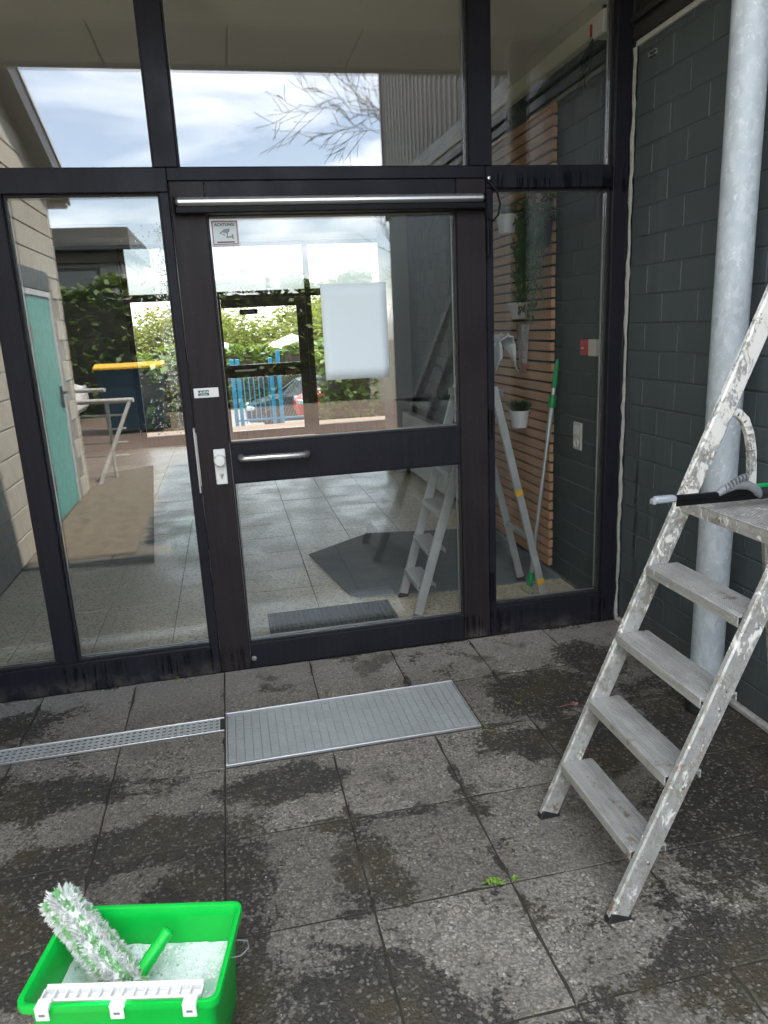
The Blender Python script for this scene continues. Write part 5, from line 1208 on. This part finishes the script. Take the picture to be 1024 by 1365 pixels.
# bare tree
t = thing('bare_tree', 'leafless tree with fine twigs behind the corrugated building, mirrored above the door', 'tree', (4.3, -8.6, 0))
rnd = random.Random(31); m = MB(); tw = MB()
def branch(p_, d, ln, r_, lvl):
    n = 7; pts = [p_]; q = Vector(p_); dd = Vector(d); jit = (.03, .05, .07, .09, .1)[lvl]
    for k in range(n):
        dd = (dd + Vector((rnd.gauss(0, jit), rnd.gauss(0, jit), rnd.gauss(.02 if lvl else 0, jit)))).normalized(); q = q + dd * ln / n; pts.append(q.copy())
    rr = [max(.0038, r_ * (1 - .8 * k / n)) for k in range(n + 1)]
    (m if lvl < 1 else tw).tube(pts, rr, 7 if lvl < 2 else 4, cap=False)
    if lvl >= 4: return
    for k in range((8, 5, 4, 3)[lvl]):
        f = rnd.uniform(.25, .98); i = min(n - 1, int(f * n)); b = pts[i].lerp(pts[i + 1], f * n - i); td = (pts[i + 1] - pts[i]).normalized()
        side = td.cross(Vector((rnd.gauss(0, 1), rnd.gauss(0, 1), rnd.gauss(0, 1)))).normalized(); nd = (td + side * rnd.uniform(.5, .95) + Vector((0, 0, .12))).normalized()
        if lvl == 0: nd = Vector((-.8, rnd.gauss(0, .4), rnd.uniform(.0, .8))).normalized()
        branch(b, nd, ln * (rnd.uniform(.34, .5) if lvl == 0 else rnd.uniform(.38, .62)), max(.0038, rr[i] * (.3 if lvl == 0 else .6)), lvl + 1)
branch(Vector((4.3, -8.6, -.05)), Vector((-.04, 0, 1)), 5.8, .12, 0)
build('trunk', m, M['bark'], t, smooth=True); build('twigs', tw, M['bark'], t, kind='stuff', fix=False)

# ------------------------------------------------------------------ beyond the far glazing
ft = thing('metal_fence', 'light blue painted metal bar fence beyond the far door', 'fence', (1, 14.5, gz(14.5)))
FY = 14.6; fz = gz(FY)
for x in (.12, .25, 1.02, 1.2, 2.0):
    m = MB(); hh = 1.62 if x not in (1.2,) else 1.78; m.box(x - .045, x + .045, FY - .045, FY + .045, fz - .05, fz + hh, .006); build('post', m, M['fenceblue'], ft)
for z in (.16, 1.42):
    m = MB(); m.box(.12, 2.0, FY - .018, FY + .018, fz + z, fz + z + .04); build('rail', m, M['fenceblue'], ft)
bme = MB(); bme.tube([(0, 0, 0), (0, 0, 1.38)], .011, 6); bme = bme.mesh('bar', M['fenceblue'])
x = .36
while x < 1.2:
    if not (1.2 < x < 1.9): place('bar', bme, ft, (x, FY, fz + .1))
    x += .115
m = MB()
for k in range(16):
    a = 1.26 + k * .06
    m.tube([(a - .7, FY + .03, fz + .2), (a + .65, FY + .03, fz + 1.5)], .004, 4) if 0 else None
for k in range(-3, 5):
    for sg in (1, -1):
        pts = []
        x0 = 1.6 + k * .075
        for q in range(2): pts.append((x0 + sg * (q - .5) * .62, FY + .03, fz + .2 + q * 1.25))
        xa, xb = pts[0][0], pts[1][0]
        m.tube(pts, .004, 4)
build('chain_link', m, M['wire'], ft, kind='stuff', fix=False)
car('dark grey hatchback parked beyond the blue fence', .45, 20.3, gz(20.3) + .03, 4.2, M['carpaint'], 1)
car('red car parked nearer behind the blue fence, only its end showing', 1.75, 17.2, gz(17.2) + .03, 4.2, M['carred'], 1)
hedge('hedge', 'low green shrubbery right of the blue fence beyond the far glazing', 1.78, 6.0, 11.2, 12.4, gz(12) - .1, 1.02, 4200, .09, 'hedgeleaf', 24)
hedge('hedge', 'low green shrubbery left of the blue fence beyond the far glazing', -6.0, -.16, 11.4, 12.6, gz(12) - .1, 1.0, 4200, .09, 'darkhedge', 25)
hedge('hedge', 'bright yellow green clipped hedge behind the parked cars', -14, 16, 27.4, 28.6, gz(28), .75, 9000, .17, 'hedgeleaf', 22)
def tree_mesh(seed, rad, h, n, size, mat):
    rnd = random.Random(seed); m = MB(); cl = []
    for k in range(24):
        a = rnd.random() * 6.28; rr = rad * rnd.random() ** .6 * .8; cl.append((Vector((math.cos(a) * rr, math.sin(a) * rr, h * rnd.uniform(.22, .9))), rad * rnd.uniform(.28, .5)))
    for k in range(n):
        c, r_ = rnd.choice(cl); d = Vector((rnd.gauss(0, 1), rnd.gauss(0, 1), rnd.gauss(0, .8))).normalized() * r_ * (rnd.random() ** .35); p_ = c + d
        a = rnd.random() * 6.28; u1 = Vector((math.cos(a), math.sin(a), rnd.uniform(-.8, .8))).normalized(); v1 = u1.cross(Vector((rnd.gauss(0, .6), rnd.gauss(0, .6), 1))).normalized(); s = size * rnd.uniform(.6, 1.4)
        m.add([p_ - u1 * s, p_ + v1 * s * .55, p_ + u1 * s, p_ - v1 * s * .55], [(0, 1, 2, 3)])
    cr = m.mesh('crown', M[mat], fix=False)
    m = MB(); m.tube([(0, 0, -.2), (.05, 0, h * .35), (.1, .05, h * .7)], [.22, .17, .07], 8)
    for k in range(6):
        c, r_ = cl[k]; m.tube([(.06, .02, h * .32), c * .6 + Vector((0, 0, h * .15)), c], [.09, .06, .03], 6)
    return cr, m.mesh('trunk', M['bark'], smooth=True)
TM = [tree_mesh(41, 3.2, 6.0, 6500, .15, 'treeleaf'), tree_mesh(42, 2.7, 5.6, 6500, .14, 'treeleaf2'), tree_mesh(43, 3.6, 6.8, 6500, .16, 'treeleaf')]
for (x, y, k, sc, lab) in ((-3.2, 33, 1, 1.0, 'pale green rounded tree left behind the hedge'), (.6, 36, 0, .98, 'bushy green tree in the middle behind the hedge'), (3.6, 34, 0, 1.02, 'yellow green tree right of centre behind the hedge'), (7.6, 36, 2, .9, 'taller tree at the right behind the hedge'),
                           (-7.5, 37, 2, .9, 'tall tree at the far left behind the hedge'), (5.6, 41, 1, 1.2, 'distant pale tree between the two right trees'), (-1.2, 44, 2, .95, 'distant tree rising between the left trees'), (12.5, 38, 0, 1.1, 'outermost tree on the right behind the hedge'), (-12.5, 40, 1, 1.3, 'outermost tree on the left behind the hedge')):
    t = thing('leafy_tree', lab, 'tree', (x, y, -1.6), 'trees behind the hedge')
    for nm, me in (('crown', TM[k][0]), ('trunk', TM[k][1])):
        o = place(nm, me, t, (x, y, -1.6), (0, 0, rb(0, 6))); o.scale = (sc, sc, sc * .74)
for (x, y, lab) in ((-.6, 33.0, 'left white pointed marquee roof behind the hedge'), (3.05, 31.2, 'right white pointed marquee roof behind the hedge')):
    t = thing('marquee', lab, 'marquee', (x, y, -1.55), 'white marquees'); m = MB(); w = 1.5
    m.add([(x - w, y - w, .7), (x + w, y - w, .7), (x + w, y + w, .7), (x - w, y + w, .7), (x, y, 1.3), (x - w, y - w, .5), (x + w, y - w, .5), (x + w, y + w, .5), (x - w, y + w, .5)], [(0, 1, 4), (1, 2, 4), (2, 3, 4), (3, 0, 4), (0, 5, 6, 1), (1, 6, 7, 2), (2, 7, 8, 3), (3, 8, 5, 0)])
    build('roof_canvas', m, M['canvas'], t)
    for sx_ in (-1, 1):
        for sy_ in (-1, 1): m = MB(); m.tube([(x + sx_ * 1.42, y + sy_ * 1.42, -1.56), (x + sx_ * 1.42, y + sy_ * 1.42, .7)], .03, 6); build('leg', m, M['satin'], t)
t = thing('street_lamp', 'slim pale street lamp post before the trees', 'street lamp', (3.25, 26.6, gz(26.6)))
m = MB(); m.tube([(3.25, 26.6, gz(26.6)), (3.25, 26.6, 2.3)], [.07, .045], 8); build('pole', m, M['satin'], t, smooth=True)
m = MB(); m.box(2.9, 3.4, 26.5, 26.7, 2.3, 2.38, .02); build('lamp_head', m, M['lightgrey'], t)
